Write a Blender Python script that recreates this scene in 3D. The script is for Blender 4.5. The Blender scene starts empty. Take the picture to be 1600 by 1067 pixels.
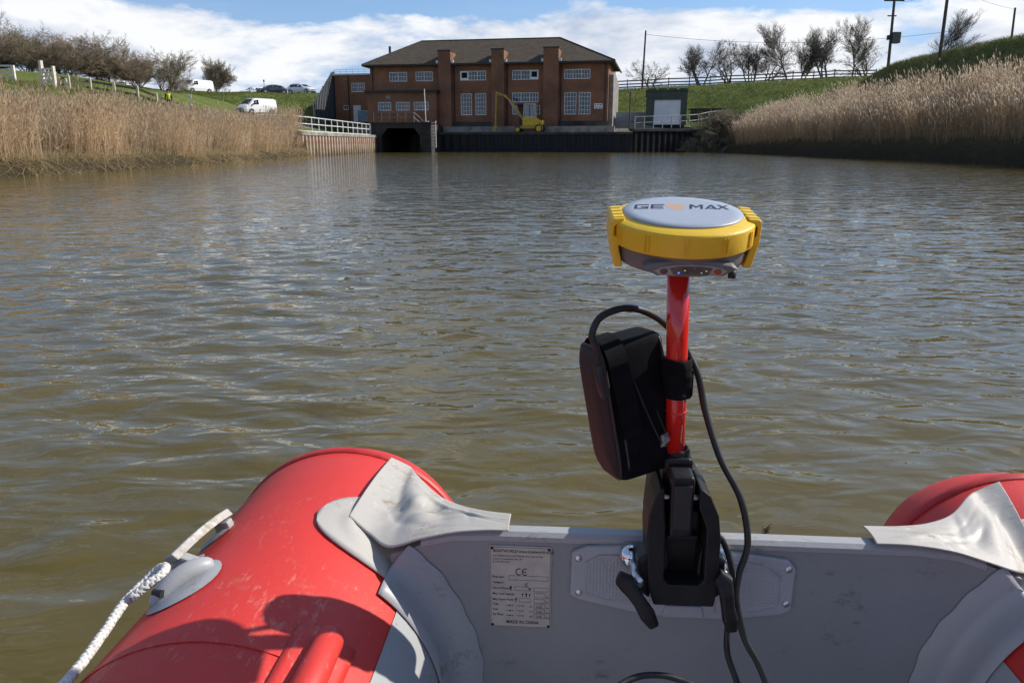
import bpy, math, random
import numpy as np
from mathutils import Vector, Matrix

SC = bpy.context.scene
COL = SC.collection
rng = np.random.default_rng(11)
random.seed(5)
R = math.radians

# ---------------------------------------------------------------- camera
cam_d = bpy.data.cameras.new('camera')
cam = bpy.data.objects.new('camera', cam_d)
COL.objects.link(cam)
cam.location = (0, 0, 1.0)
cam.rotation_euler = (R(90 - 14.46), 0, 0)
cam_d.sensor_width = 36.0
cam_d.lens = 27.0
cam_d.clip_start = 0.02
cam_d.clip_end = 6000
SC.camera = cam

# ---------------------------------------------------------------- sun, sky
SUN_AZ = R(18.0)      # from +X towards +Y
SUN_EL = R(36.0)
sun_dir = Vector((math.cos(SUN_AZ) * math.cos(SUN_EL), math.sin(SUN_AZ) * math.cos(SUN_EL), math.sin(SUN_EL)))
sun_d = bpy.data.lights.new('sun', 'SUN')
sun_d.energy = 4.2
sun_d.angle = R(0.53)
sun_d.color = (1.0, 0.94, 0.85)
sun = bpy.data.objects.new('sun', sun_d)
COL.objects.link(sun)
sun.rotation_euler = (-sun_dir).to_track_quat('-Z', 'Y').to_euler()
sun.location = (30, 10, 40)

world = bpy.data.worlds.new('World')
SC.world = world
world.use_nodes = True
wn = world.node_tree.nodes
wl = world.node_tree.links
wn.clear()


def W(t, **kw):
    n = wn.new(t)
    for k, v in kw.items():
        setattr(n, k, v)
    return n


def wmath(op, a, b=None, clamp=False):
    n = W('ShaderNodeMath', operation=op, use_clamp=clamp)
    for i, x in enumerate((a, b)):
        if x is None:
            continue
        if isinstance(x, (int, float)):
            n.inputs[i].default_value = x
        else:
            wl.new(x, n.inputs[i])
    return n.outputs[0]


w_out = W('ShaderNodeOutputWorld')
w_bg = W('ShaderNodeBackground')
w_bg.inputs['Strength'].default_value = 0.10
wl.new(w_bg.outputs[0], w_out.inputs[0])
w_sky = W('ShaderNodeTexSky', sky_type='NISHITA')
w_sky.sun_disc = False
w_sky.sun_elevation = SUN_EL
w_sky.sun_rotation = math.pi / 2 - SUN_AZ
w_sky.altitude = 0
w_sky.air_density = 1.0
w_sky.dust_density = 0.15
w_sky.ozone_density = 6.5
w_tc = W('ShaderNodeTexCoord')
w_sep = W('ShaderNodeSeparateXYZ')
wl.new(w_tc.outputs['Generated'], w_sep.inputs[0])


def cloud_noise(dz, scale, detail, squash, off, rough=0.56):
    c = W('ShaderNodeCombineXYZ')
    wl.new(w_sep.outputs[0], c.inputs[0])
    wl.new(w_sep.outputs[1], c.inputs[1])
    wl.new(wmath('ADD', wmath('MULTIPLY', w_sep.outputs[2], squash), dz), c.inputs[2])
    n = W('ShaderNodeTexNoise', noise_dimensions='4D')
    n.inputs['Scale'].default_value = scale
    n.inputs['W'].default_value = off
    n.inputs['Detail'].default_value = detail
    n.inputs['Roughness'].default_value = rough
    n.inputs['Distortion'].default_value = 0.2
    wl.new(c.outputs[0], n.inputs['Vector'])
    return n.outputs['Fac']


def wramp(fac, stops):
    r_ = W('ShaderNodeValToRGB')
    el = r_.color_ramp.elements
    el[0].position, el[0].color = stops[0][0], (stops[0][1],) * 3 + (1,)
    el[1].position, el[1].color = stops[-1][0], (stops[-1][1],) * 3 + (1,)
    for p_, c_ in stops[1:-1]:
        e = el.new(p_)
        e.color = (c_,) * 3 + (1,)
    wl.new(fac, r_.inputs[0])
    return r_.outputs[0]


# heaped cumulus standing along the horizon, thin streaks, blue above the bank
CL_W = 9.5
n0 = cloud_noise(0.0, 3.4, 10, 2.6, CL_W, 0.60)
n1 = cloud_noise(0.09, 3.4, 5, 2.6, CL_W, 0.55)
elev = wmath('MULTIPLY', w_sep.outputs[2], 2.5, True)
bias = wramp(elev, [(0.0, 0.50), (0.12, 0.47), (0.26, 0.62), (0.34, 0.60), (0.42, 0.41), (0.62, 0.36), (1.0, 0.42)])
cover = wmath('SUBTRACT', wmath('ADD', n0, bias), 1.0)
mask = wmath('MULTIPLY', cover, 10.0, True)
mask = wmath('MULTIPLY', mask, wmath('SUBTRACT', 2.0, mask), True)
thin = wmath('MULTIPLY', wmath('SUBTRACT', cloud_noise(0.0, 2.2, 8, 9.0, CL_W + 5, 0.62), 0.45), 2.8, True)
thin = wmath('MULTIPLY', thin, wramp(elev, [(0.0, 0.5), (0.28, 0.4), (0.42, 0.15), (0.6, 0.8), (1.0, 1.0)]))  # overhead cover added out of view to brighten the water
veil = wramp(elev, [(0.0, 0.85), (0.2, 0.62), (0.42, 0.10), (0.7, 0.0), (1.0, 0.0)])
mask = wmath('MAXIMUM', mask, thin)
lit = wmath('ADD', wmath('MULTIPLY', wmath('SUBTRACT', n0, n1), 6.0), 0.60, True)
ccol = W('ShaderNodeMixRGB')
ccol.inputs[1].default_value = (3.5, 4.1, 5.35, 1)
ccol.inputs[2].default_value = (7.5, 7.5, 7.55, 1)
wl.new(lit, ccol.inputs[0])
cmix = W('ShaderNodeMixRGB')
wl.new(wmath('MULTIPLY', mask, 0.93), cmix.inputs[0])
vmix = W('ShaderNodeMixRGB')
vmix.inputs[2].default_value = (2.9, 4.0, 6.3, 1)
wl.new(veil, vmix.inputs[0])
wl.new(w_sky.outputs[0], vmix.inputs[1])
wl.new(vmix.outputs[0], cmix.inputs[1])
wl.new(ccol.outputs[0], cmix.inputs[2])
wl.new(cmix.outputs[0], w_bg.inputs[0])

SC.view_settings.view_transform = 'Standard'
SC.view_settings.look = 'None'
SC.view_settings.gamma = 1.0
SC.view_settings.use_curve_mapping = False
SC.view_settings.exposure = 0.45
SC.cycles.use_denoising = True
SC.cycles.max_bounces = 6


# ---------------------------------------------------------------- helpers
class NT:
    """small node-tree writer for one material"""

    def __init__(s, name):
        s.m = bpy.data.materials.new(name)
        s.m.use_nodes = True
        s.n = s.m.node_tree.nodes
        s.l = s.m.node_tree.links
        s.b = s.n['Principled BSDF']

    def new(s, t, **kw):
        n = s.n.new(t)
        for k, v in kw.items():
            setattr(n, k, v)
        return n

    def link(s, a, b):
        s.l.new(a, b)

    def coords(s, scale=(1, 1, 1), kind='Object', rot=(0, 0, 0)):
        tc = s.new('ShaderNodeTexCoord')
        mp = s.new('ShaderNodeMapping')
        mp.inputs['Scale'].default_value = scale
        mp.inputs['Rotation'].default_value = rot
        s.link(tc.outputs[kind], mp.inputs[0])
        return mp.outputs[0]

    def noise(s, vec, scale, detail=4, rough=0.55, dist=0.0):
        n = s.new('ShaderNodeTexNoise')
        n.inputs['Scale'].default_value = scale
        n.inputs['Detail'].default_value = detail
        n.inputs['Roughness'].default_value = rough
        n.inputs['Distortion'].default_value = dist
        s.link(vec, n.inputs['Vector'])
        return n.outputs['Fac']

    def ramp(s, fac, stops):
        r = s.new('ShaderNodeValToRGB')
        e = r.color_ramp.elements
        e[0].position, e[0].color = stops[0][0], tuple(stops[0][1]) + (1,)
        e[1].position, e[1].color = stops[-1][0], tuple(stops[-1][1]) + (1,)
        for p, c in stops[1:-1]:
            k = e.new(p)
            k.color = tuple(c) + (1,)
        s.link(fac, r.inputs[0])
        return r.outputs[0]

    def mix(s, fac, a, b, mode='MIX'):
        m = s.new('ShaderNodeMixRGB', blend_type=mode)
        for i, x in enumerate((fac, a, b)):
            if isinstance(x, (int, float)):
                m.inputs[i].default_value = x
            elif isinstance(x, tuple):
                m.inputs[i].default_value = x + (1,) if len(x) == 3 else x
            else:
                s.link(x, m.inputs[i])
        return m.outputs[0]

    def math(s, op, a, b=None, clamp=False):
        n = s.new('ShaderNodeMath', operation=op, use_clamp=clamp)
        for i, x in enumerate((a, b)):
            if x is None:
                continue
            if isinstance(x, (int, float)):
                n.inputs[i].default_value = x
            else:
                s.link(x, n.inputs[i])
        return n.outputs[0]

    def bump(s, h, dist, strength=1.0, prev=None):
        b = s.new('ShaderNodeBump')
        b.inputs['Distance'].default_value = dist
        b.inputs['Strength'].default_value = strength
        s.link(h, b.inputs['Height'])
        if prev is not None:
            s.link(prev, b.inputs['Normal'])
        return b.outputs[0]

    def set(s, color=None, rough=None, metal=None, normal=None, spec=None, emit=None, es=0):
        for key, x in (('Base Color', color), ('Roughness', rough), ('Metallic', metal), ('Normal', normal), ('Specular IOR Level', spec)):
            if x is None:
                continue
            i = s.b.inputs[key]
            if isinstance(x, (int, float)):
                i.default_value = x
            elif isinstance(x, tuple):
                i.default_value = x + (1,) if len(x) == 3 else x
            else:
                s.link(x, i)
        if emit:
            s.b.inputs['Emission Color'].default_value = emit + (1,)
            s.b.inputs['Emission Strength'].default_value = es
        return s.m


def nmat(name, c1, c2, scale=6.0, rough=0.6, bump=0.0, bscale=None, metal=0.0, lo=0.35, hi=0.65, stretch=(1, 1, 1), spec=None, detail=5):
    """two-tone procedural material with optional fine relief"""
    t = NT(name)
    v = t.coords(stretch)
    n = t.noise(v, scale, detail)
    c = t.ramp(n, [(lo, c1), (hi, c2)])
    nr = None
    if bump:
        nr = t.bump(t.noise(v, bscale or scale * 4, 4), bump)
    r = t.math('MULTIPLY_ADD', n, 0.25)
    t.n[r.node.name].inputs[2].default_value = rough - 0.12
    return t.set(color=c, rough=r, metal=metal, normal=nr, spec=spec)


class MB:
    """collects faces, then becomes one mesh object"""

    def __init__(s):
        s.v, s.f, s.mi, s.cur = [], [], [], 0

    def add(s, vs, fs):
        o = len(s.v)
        s.v += [tuple(p) for p in vs]
        for f in fs:
            s.f.append(tuple(i + o for i in f))
            s.mi.append(s.cur)
        return s

    def box(s, x0, x1, y0, y1, z0, z1):
        return s.add([(x0, y0, z0), (x1, y0, z0), (x1, y1, z0), (x0, y1, z0), (x0, y0, z1), (x1, y0, z1), (x1, y1, z1), (x0, y1, z1)],
                     [(0, 3, 2, 1), (4, 5, 6, 7), (0, 1, 5, 4), (1, 2, 6, 5), (2, 3, 7, 6), (3, 0, 4, 7)])

    def obox(s, c, size, rot=None):
        rot = rot or Matrix.Identity(3)
        c = Vector(c)
        hx, hy, hz = (a / 2 for a in size)
        P = [(-hx, -hy, -hz), (hx, -hy, -hz), (hx, hy, -hz), (-hx, hy, -hz), (-hx, -hy, hz), (hx, -hy, hz), (hx, hy, hz), (-hx, hy, hz)]
        return s.add([c + rot @ Vector(q) for q in P], [(0, 3, 2, 1), (4, 5, 6, 7), (0, 1, 5, 4), (1, 2, 6, 5), (2, 3, 7, 6), (3, 0, 4, 7)])

    def bar(s, a, b, w, d, up=(0, 0, 1)):
        """rectangular bar from a to b: w across, d along 'up'"""
        a, b = Vector(a), Vector(b)
        t = (b - a).normalized()
        up = Vector(up)
        x = t.cross(up)
        if x.length < 1e-5:
            x = t.cross(Vector((1, 0, 0)))
        x.normalize()
        y = x.cross(t)
        q = [x * w / 2 * i + y * d / 2 * j for i, j in ((-1, -1), (1, -1), (1, 1), (-1, 1))]
        return s.add([a + k for k in q] + [b + k for k in q], [(3, 2, 1, 0), (4, 5, 6, 7), (0, 1, 5, 4), (1, 2, 6, 5), (2, 3, 7, 6), (3, 0, 4, 7)])

    def tube(s, path, r, n=8, cap=True, twist=0.0):
        P = [Vector(p) for p in path]
        rr = list(r) if hasattr(r, '__len__') else [r] * len(P)
        ref = None
        vs, fs = [], []
        for i, p in enumerate(P):
            t = (P[min(i + 1, len(P) - 1)] - P[max(i - 1, 0)])
            t = t.normalized() if t.length > 1e-9 else Vector((0, 0, 1))
            if ref is None:
                ref = t.orthogonal().normalized()
            ref = (ref - t * ref.dot(t))
            ref = ref.normalized() if ref.length > 1e-6 else t.orthogonal().normalized()
            bi = t.cross(ref)
            for k in range(n):
                a = 2 * math.pi * k / n + twist * i
                vs.append(p + (ref * math.cos(a) + bi * math.sin(a)) * rr[i])
        for i in range(len(P) - 1):
            for k in range(n):
                k2 = (k + 1) % n
                fs.append((i * n + k, i * n + k2, (i + 1) * n + k2, (i + 1) * n + k))
        if cap:
            fs.append(tuple(reversed(range(n))))
            fs.append(tuple(range((len(P) - 1) * n, len(P) * n)))
        return s.add(vs, fs)

    def revolve(s, prof, n=32, c=(0, 0, 0), axis='Z', closed=False):
        """prof: list of (r, h)"""
        vs, fs = [], []
        for r_, h_ in prof:
            for k in range(n):
                a = 2 * math.pi * k / n
                x, y = r_ * math.cos(a), r_ * math.sin(a)
                q = {'Z': (x, y, h_), 'Y': (x, h_, y), 'X': (h_, x, y)}[axis]
                vs.append((q[0] + c[0], q[1] + c[1], q[2] + c[2]))
        m = len(prof)
        for i in range(m - 1 + (1 if closed else 0)):
            j = (i + 1) % m
            for k in range(n):
                k2 = (k + 1) % n
                f = (i * n + k, i * n + k2, j * n + k2, j * n + k)
                fs.append(f if axis != 'Y' else tuple(reversed(f)))
        if not closed:
            if prof[0][0] > 1e-6:
                fs.append(tuple(reversed(range(n))) if axis != 'Y' else tuple(range(n)))
            if prof[-1][0] > 1e-6:
                fs.append(tuple(range((m - 1) * n, m * n)) if axis != 'Y' else tuple(reversed(range((m - 1) * n, m * n))))
        return s.add(vs, fs)

    def prism(s, poly, a0, a1, axis='Y'):
        """poly of 2-D points extruded along an axis: Y -> (x,z), X -> (y,z), Z -> (x,y)"""
        def P(p, a):
            return {'Y': (p[0], a, p[1]), 'X': (a, p[0], p[1]), 'Z': (p[0], p[1], a)}[axis]
        n = len(poly)
        vs = [P(p, a0) for p in poly] + [P(p, a1) for p in poly]
        area = sum(poly[i][0] * poly[(i + 1) % n][1] - poly[(i + 1) % n][0] * poly[i][1] for i in range(n))
        flip = (area > 0) == (axis == 'Y')
        fs = [tuple(range(n)), tuple(reversed(range(n, 2 * n)))] + [((i + 1) % n, i, i + n, (i + 1) % n + n) for i in range(n)]
        if flip:
            fs = [tuple(reversed(f)) for f in fs]
        fs = [tuple(reversed(f)) for f in fs] if axis != 'Y' and False else fs
        return s.add(vs, fs)

    def grid(s, pts, nu, nv, close_u=False):
        fs = []
        for i in range(nu - (0 if close_u else 1)):
            i2 = (i + 1) % nu
            for j in range(nv - 1):
                fs.append((i * nv + j, i2 * nv + j, i2 * nv + j + 1, i * nv + j + 1))
        return s.add(pts, fs)

    def xform(s, M):
        s.v = [tuple(M @ Vector(p)) for p in s.v]
        return s

    def build(s, name, mats, parent=None, smooth=False, bevel=0.0, solid=0.0, seg=2, sub=0, recalc=True):
        me = bpy.data.meshes.new(name)
        me.from_pydata(s.v, [], s.f)
        mats = mats if isinstance(mats, (list, tuple)) else [mats]
        for m in mats:
            me.materials.append(m)
        if len(mats) > 1:
            me.polygons.foreach_set('material_index', s.mi)
        if recalc:
            import bmesh
            bm = bmesh.new()
            bm.from_mesh(me)
            bmesh.ops.recalc_face_normals(bm, faces=bm.faces)
            bm.to_mesh(me)
            bm.free()
        if smooth:
            me.polygons.foreach_set('use_smooth', [True] * len(me.polygons))
        me.update()
        o = bpy.data.objects.new(name, me)
        COL.objects.link(o)
        if parent is not None:
            o.parent = parent
        if solid:
            md = o.modifiers.new('solidify', 'SOLIDIFY')
            md.thickness = solid
            md.offset = 0
        if bevel:
            md = o.modifiers.new('bevel', 'BEVEL')
            md.width = bevel
            md.segments = seg
            md.limit_method = 'ANGLE'
            md.angle_limit = R(35)
        if sub:
            md = o.modifiers.new('subdivision', 'SUBSURF')
            md.levels = md.render_levels = sub
        if smooth and not sub:
            me.polygons.foreach_set('use_smooth', [True] * len(me.polygons))
        return o


def thing(name, label, cat, loc=(0, 0, 0), rz=0.0, group=None):
    o = bpy.data.objects.new(name, None)
    o.empty_display_size = 0.2
    COL.objects.link(o)
    o.location = loc
    o.rotation_euler = (0, 0, rz)
    return tag(o, label, cat, group)


def tag(o, label=None, cat=None, group=None, kind=None):
    for k, v in (('label', label), ('category', cat), ('group', group), ('kind', kind)):
        if v:
            o[k] = v
    return o


def copy_tree(o, parent=None):
    c = o.copy()
    COL.objects.link(c)
    c.parent = parent
    for ch in list(o.children):
        copy_tree(ch, c)
    return c


def np_mesh(name, verts, quads=None, tris=None, mat=None, smooth=False, attr=None):
    """fast mesh from numpy arrays; attr: dict name -> (domain values per vertex, rgb)"""
    me = bpy.data.meshes.new(name)
    verts = np.asarray(verts, dtype=np.float32)
    loops, starts, tot = [], [], []
    nl = 0
    if quads is not None and len(quads):
        loops.append(np.asarray(quads, dtype=np.int32).ravel())
        starts.append(np.arange(len(quads)) * 4)
        tot.append(np.full(len(quads), 4))
        nl = len(quads) * 4
    if tris is not None and len(tris):
        loops.append(np.asarray(tris, dtype=np.int32).ravel())
        starts.append(nl + np.arange(len(tris)) * 3)
        tot.append(np.full(len(tris), 3))
    loops, starts, tot = np.concatenate(loops), np.concatenate(starts), np.concatenate(tot)
    me.vertices.add(len(verts))
    me.vertices.foreach_set('co', verts.ravel())
    me.loops.add(len(loops))
    me.loops.foreach_set('vertex_index', loops)
    me.polygons.add(len(starts))
    me.polygons.foreach_set('loop_start', starts.astype(np.int32))
    me.polygons.foreach_set('loop_total', tot.astype(np.int32))
    if smooth:
        me.polygons.foreach_set('use_smooth', np.ones(len(starts), dtype=bool))
    me.update(calc_edges=True)
    if attr:
        for k, val in attr.items():
            a = me.color_attributes.new(k, 'FLOAT_COLOR', 'POINT')
            val = np.asarray(val, dtype=np.float32)
            rgba = np.ones((len(verts), 4), dtype=np.float32)
            rgba[:, :val.shape[1]] = val
            a.data.foreach_set('color', rgba.ravel())
    if mat:
        me.materials.append(mat)
    o = bpy.data.objects.new(name, me)
    COL.objects.link(o)
    return o


# ================================================================ the setting
def smooth01(t):
    t = np.clip(t, 0, 1)
    return t * t * (3 - 2 * t)


def vnoise(x, y, seed=0):
    """smooth value noise from a few rotated sines: cheap, no repeats in view"""
    g = np.random.default_rng(seed)
    out = np.zeros_like(x)
    for i in range(9):
        a = g.uniform(0, math.tau)
        k = g.uniform(0.5, 2.2)
        out += np.sin((x * math.cos(a) + y * math.sin(a)) * k + g.uniform(0, math.tau)) / (1 + k)
    return out / 3.2


XL_BANK, XR_BANK = -14.8, 23.4
LP = ([0, 0.5, 3, 6, 10.5, 13.5, 16, 19, 21, 24, 30, 45, 400], [-0.25, 0.4, 0.9, 1.5, 2.75, 4.25, 4.55, 4.9, 5.35, 5.9, 6.6, 7.4, 7.0])
YP = ([0, 0.6, 5, 9, 14, 17, 20, 24, 30, 45, 400], [1.75, 1.85, 2.2, 3.0, 4.1, 4.9, 6.1, 6.9, 7.5, 7.8, 7.0])
RP = ([0, 0.7, 1.4, 4, 6, 8, 9.6, 13, 20, 30, 400], [-0.3, 0.8, 1.2, 2.3, 3.6, 6.2, 7.7, 8.1, 6.0, 5.0, 4.5])
RY = ([0, 0.7, 1.4, 4, 8, 14, 30, 400], [-0.3, 0.6, 1.0, 2.5, 3.6, 4.3, 5.0, 4.6])


def xl(Y):
    return XL_BANK - 1.3 * smooth01((Y - 58) / 4.0) + 0.35 * np.sin(Y * 0.21) * (Y < 58)


def xr(Y):
    return XR_BANK - 2.0 * smooth01((42 - Y) / 18.0) + 0.3 * np.sin(Y * 0.27 + 1)


def yq(X):
    # the quay line across the end of the channel
    return np.where(X > 13.6, 91.5 + 0.46 * (X - 13.6), 96.0 - 0.189 * (X + 9.0))


def Hgt(X, Y):
    X = np.asarray(X, dtype=float)
    Y = np.asarray(Y, dtype=float)
    sl = xl(Y) - X
    sr = X - xr(Y)
    left = np.interp(sl, *LP)
    yard = np.interp(sl, *YP)
    k = smooth01((Y - 63) / 10.0)
    k2 = np.where(sl < 3.0, smooth01((Y - 59.0) / 1.5), k)
    left = left * (1 - k2) + yard * k2
    right = np.interp(sr, *RP)
    ry = np.interp(sr, *RY)
    k = smooth01((Y - 70) / 18.0)
    right = right * (1 - k) + ry * k
    mid = 2.1 + 1.5 * smooth01((Y - yq(X) - 2) / 8.0)
    inx = (sl < 0) & (sr < 0)
    z = np.where(sl >= 0, left, np.where(sr >= 0, right, 0.0))
    river = inx & (Y < yq(X) + 0.4)
    # behind the quay the yard runs on between the two banks
    tb = smooth01((Y - yq(X) - 0.5) / 1.0)
    z = np.where(inx, np.where(river, -1.2, mid), z)
    z = np.where((sr >= 0) & (sr < 9), np.where(Y > 90, np.maximum(z, np.minimum(mid, 2.4) * smooth01((Y - 91) / 3)), z), z)
    crest = np.interp(X, [-400, -60, -28, 15, 32, 49, 70, 400], [7.6, 8.2, 8.0, 8.5, 9.3, 10.05, 10.3, 9.0])
    foot = np.interp(X, [-400, -40, 25, 60, 400], [104, 104, 104, 100, 100])
    e = smooth01((Y - foot) / 12.5)
    e = 0.5 * e + 0.5 * np.clip((Y - foot) / 12.5, 0, 1)
    z = np.where(Y > foot, z + (np.maximum(crest, z) - z) * e, z)
    back = smooth01((Y - 134) / 25)
    z = z * (1 - back) + back * 3.5
    far = smooth01((np.hypot(X, Y) - 260) / 250)
    z = z * (1 - far) + 3.0 * far
    n = vnoise(X * 0.9, Y * 0.9, 3) * 0.10 + vnoise(X * 3.1, Y * 3.1, 4) * 0.05
    flat = (np.abs(X) < 16) & (Y > 60) & (Y < 104)
    z = z + np.where(river | flat, 0.0, n)
    return z


def Hz(x, y):
    return float(Hgt(np.array([x]), np.array([y]))[0])


def axis(stops):
    """stops: (start, end, step) pieces joined"""
    out = []
    for a, b, st in stops:
        out.append(np.arange(a, b, st))
    out.append(np.array([stops[-1][1]]))
    return np.concatenate(out)


gx = axis([(-1500, -300, 150), (-300, -90, 15), (-90, -50, 2.0), (-50, -18, 0.7), (-18, -14, 0.2), (-14, 20, 1.0), (20, 36, 0.3), (36, 64, 1.0), (64, 100, 3), (100, 300, 20), (300, 1500, 150)])
gy = axis([(-1500, -300, 150), (-300, -40, 20), (-40, 10, 2.0), (10, 70, 0.5), (70, 100, 0.6), (100, 120, 0.45), (120, 160, 2), (160, 400, 20), (400, 2400, 200)])
GX, GY = np.meshgrid(gx, gy)
GZ = Hgt(GX, GY)
nx, ny = len(gx), len(gy)
idx = np.arange(nx * ny).reshape(ny, nx)
quads = np.stack([idx[:-1, :-1], idx[:-1, 1:], idx[1:, 1:], idx[1:, :-1]], -1).reshape(-1, 4)
SL = xl(GY) - GX
SR = GX - xr(GY)
mud = np.clip(1 - (np.where(GX < 0, SL * 0.55, SR * 0.45) - 0.2), 0, 1) * (GY < 99)
straw = np.clip(1.25 - np.abs(np.where(GX < 0, SL - 5, SR - 3.5)) / 5.5, 0, 1) * (GY < np.where(GX < 0, 66, 98))
gravel = ((GX > -30) & (GX < 24) & (GY > 64) & (GY < 103.5) & (GZ < 4.3)).astype(float) * 0.0
gravel = np.where((GX > -13) & (GX < 25) & (GY > 88) & (GY < 103.5), 0.75, gravel)
gravel = np.where((GX < -17.5) & (GX > -33) & (GY > 93) & (GY < 99) & (GZ < 4.7), 0.8, gravel)
gravel = np.where((GY > 119) & (GY < 131) & (GX < 10), 0.9, gravel)

t = NT('bank_ground')
vc = t.new('ShaderNodeVertexColor', layer_name='zone')
sp = t.new('ShaderNodeSeparateColor')
t.link(vc.outputs[0], sp.inputs[0])
co = t.coords()
nA = t.noise(co, 0.35, 7, 0.65)
nB = t.noise(co, 2.3, 6, 0.65)
nC = t.noise(co, 11.0, 3, 0.6)
grass = t.ramp(nA, [(0.32, (0.050, 0.085, 0.018)), (0.5, (0.085, 0.135, 0.024)), (0.68, (0.125, 0.165, 0.034))])
grass = t.mix(t.math('MULTIPLY', t.ramp(nB, [(0.42, (0, 0, 0)), (0.66, (1, 1, 1))]), 0.8), grass, (0.19, 0.165, 0.065))
grass = t.mix(t.math('MULTIPLY', t.ramp(nC, [(0.30, (1, 1, 1)), (0.5, (0, 0, 0))]), 0.5), grass, (0.028, 0.045, 0.012))
strawc = t.ramp(nB, [(0.3, (0.10, 0.072, 0.034)), (0.7, (0.25, 0.185, 0.095))])
mudc = t.ramp(nB, [(0.3, (0.022, 0.017, 0.011)), (0.7, (0.065, 0.05, 0.031))])
gravc = t.ramp(nC, [(0.3, (0.14, 0.13, 0.115)), (0.7, (0.26, 0.245, 0.215))])
wob = t.math('MULTIPLY_ADD', nB, 0.9)
wob.node.inputs[2].default_value = -0.45
c = t.mix(t.math('ADD', sp.outputs[1], t.math('MULTIPLY', wob, sp.outputs[1]), True), grass, strawc)
c = t.mix(t.math('ADD', sp.outputs[0], t.math('MULTIPLY', wob, sp.outputs[0]), True), c, mudc)
c = t.mix(sp.outputs[2], c, gravc)
bm_ = t.bump(nB, 0.10, 1.0)
bm_ = t.bump(nC, 0.05, 1.0, bm_)
GROUND_M = t.set(color=c, rough=0.95, normal=bm_, spec=0.1)
ground = np_mesh('ground', np.stack([GX, GY, GZ], -1).reshape(-1, 3), quads, None, GROUND_M, True,
                 {'zone': np.stack([mud.ravel(), straw.ravel(), gravel.ravel()], -1)})
tag(ground, 'grassy flood banks with muddy reed margins round the channel', None, None, 'structure')

# ---------------------------------------------------------------- water
def grow(a, b, s0, rate, smax):
    out, x, s = [], a, s0
    sg = 1 if b > a else -1
    while (b - x) * sg > 0:
        out.append(x)
        x += s * sg
        s = min(s * rate, smax)
    out.append(b)
    return np.array(out)


wx = np.concatenate([grow(-1.5, -19.0, 0.045, 1.013, 0.24)[::-1], np.arange(-1.455, 2.0, 0.045), grow(2.0, 27.0, 0.045, 1.013, 0.24)])
wy = np.concatenate([grow(0.3, -60.0, 0.05, 1.12, 4)[::-1], np.arange(0.345, 3.0, 0.036), grow(3.0, 103.0, 0.036, 1.0085, 0.5)])
WX, WY = np.meshgrid(wx, wy)
stepx = np.gradient(wx)[None, :] * np.ones_like(WX)
stepy = np.gradient(wy)[:, None] * np.ones_like(WX)
st = np.maximum(stepx * 0.55, stepy)
WZ = np.zeros_like(WX)
g = np.random.default_rng(21)
patch = 0.75 + 0.45 * vnoise(WX * 0.35, WY * 0.35, 9)
for i in range(64):
    lam = 0.12 * (0.52 / 0.12) ** (g.uniform(0, 1) ** 1.05)
    th = math.pi / 2 + g.normal(0.05, 0.6)
    amp = 0.0074 * lam * g.uniform(0.5, 1.3)
    kx, ky = math.tau / lam * math.cos(th), math.tau / lam * math.sin(th)
    wob_ = 0.9 * vnoise(WX * 0.6, WY * 0.6, 100 + i)
    ph = kx * WX + ky * WY + g.uniform(0, math.tau) + wob_
    s_ = np.sin(ph)
    w = (np.exp(0.95 * s_) - 1.24) / 1.45
    fade = np.clip(lam / (st * 3.0) - 0.6, 0, 1)
    grp = np.clip(0.65 + 0.6 * vnoise(WX * 0.45 / lam ** 0.5, WY * 0.45 / lam ** 0.5, 300 + i), 0.05, 1.6)
    WZ += amp * w * fade * grp
WZ *= patch
calm = 1 - 0.75 * np.exp(-((WX - 0.2) ** 2 / 1.2 + (WY - 0.4) ** 2 / 1.8))
WZ *= calm
nX, nY = len(wx), len(wy)
ii = np.arange(nX * nY).reshape(nY, nX)
q = np.stack([ii[:-1, :-1], ii[:-1, 1:], ii[1:, 1:], ii[1:, :-1]], -1).reshape(-1, 4)
t = NT('river_water')
co = t.coords((0.42, 1.0, 1.0))
h1 = t.noise(co, 2.6, 3, 0.5, 0.4)
h2 = t.noise(t.coords((0.6, 1.0, 1.0), rot=(0, 0, R(14))), 9.0, 3, 0.6, 0.6)
h3 = t.noise(t.coords((0.5, 1.0, 1.0), rot=(0, 0, R(-9))), 5.2, 2, 0.5, 0.5)
sy = t.new('ShaderNodeSeparateXYZ')
t.link(t.coords(), sy.inputs[0])
gust = t.math('ADD', 0.85, t.math('MULTIPLY', t.math('MULTIPLY', sy.outputs[1], 0.02, True), 1.3))
h1 = t.math('MULTIPLY', h1, gust)
nb = t.bump(h1, 0.028, 1.0)
nb = t.bump(h3, 0.025, 1.0, nb)
nb = t.bump(h2, 0.0035, 1.0, nb)
silt = t.noise(t.coords((0.3, 0.5, 1)), 0.8, 4)
colr = t.ramp(silt, [(0.3, (0.080, 0.063, 0.017)), (0.7, (0.116, 0.092, 0.029))])
WATER_M = t.set(color=colr, rough=0.02, normal=nb)
t.b.inputs['IOR'].default_value = 1.333
water = np_mesh('water', np.stack([WX, WY, WZ], -1).reshape(-1, 3), q, None, WATER_M, True)
tag(water, 'rippled brown river water reflecting the sky', None, None, 'structure')


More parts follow.
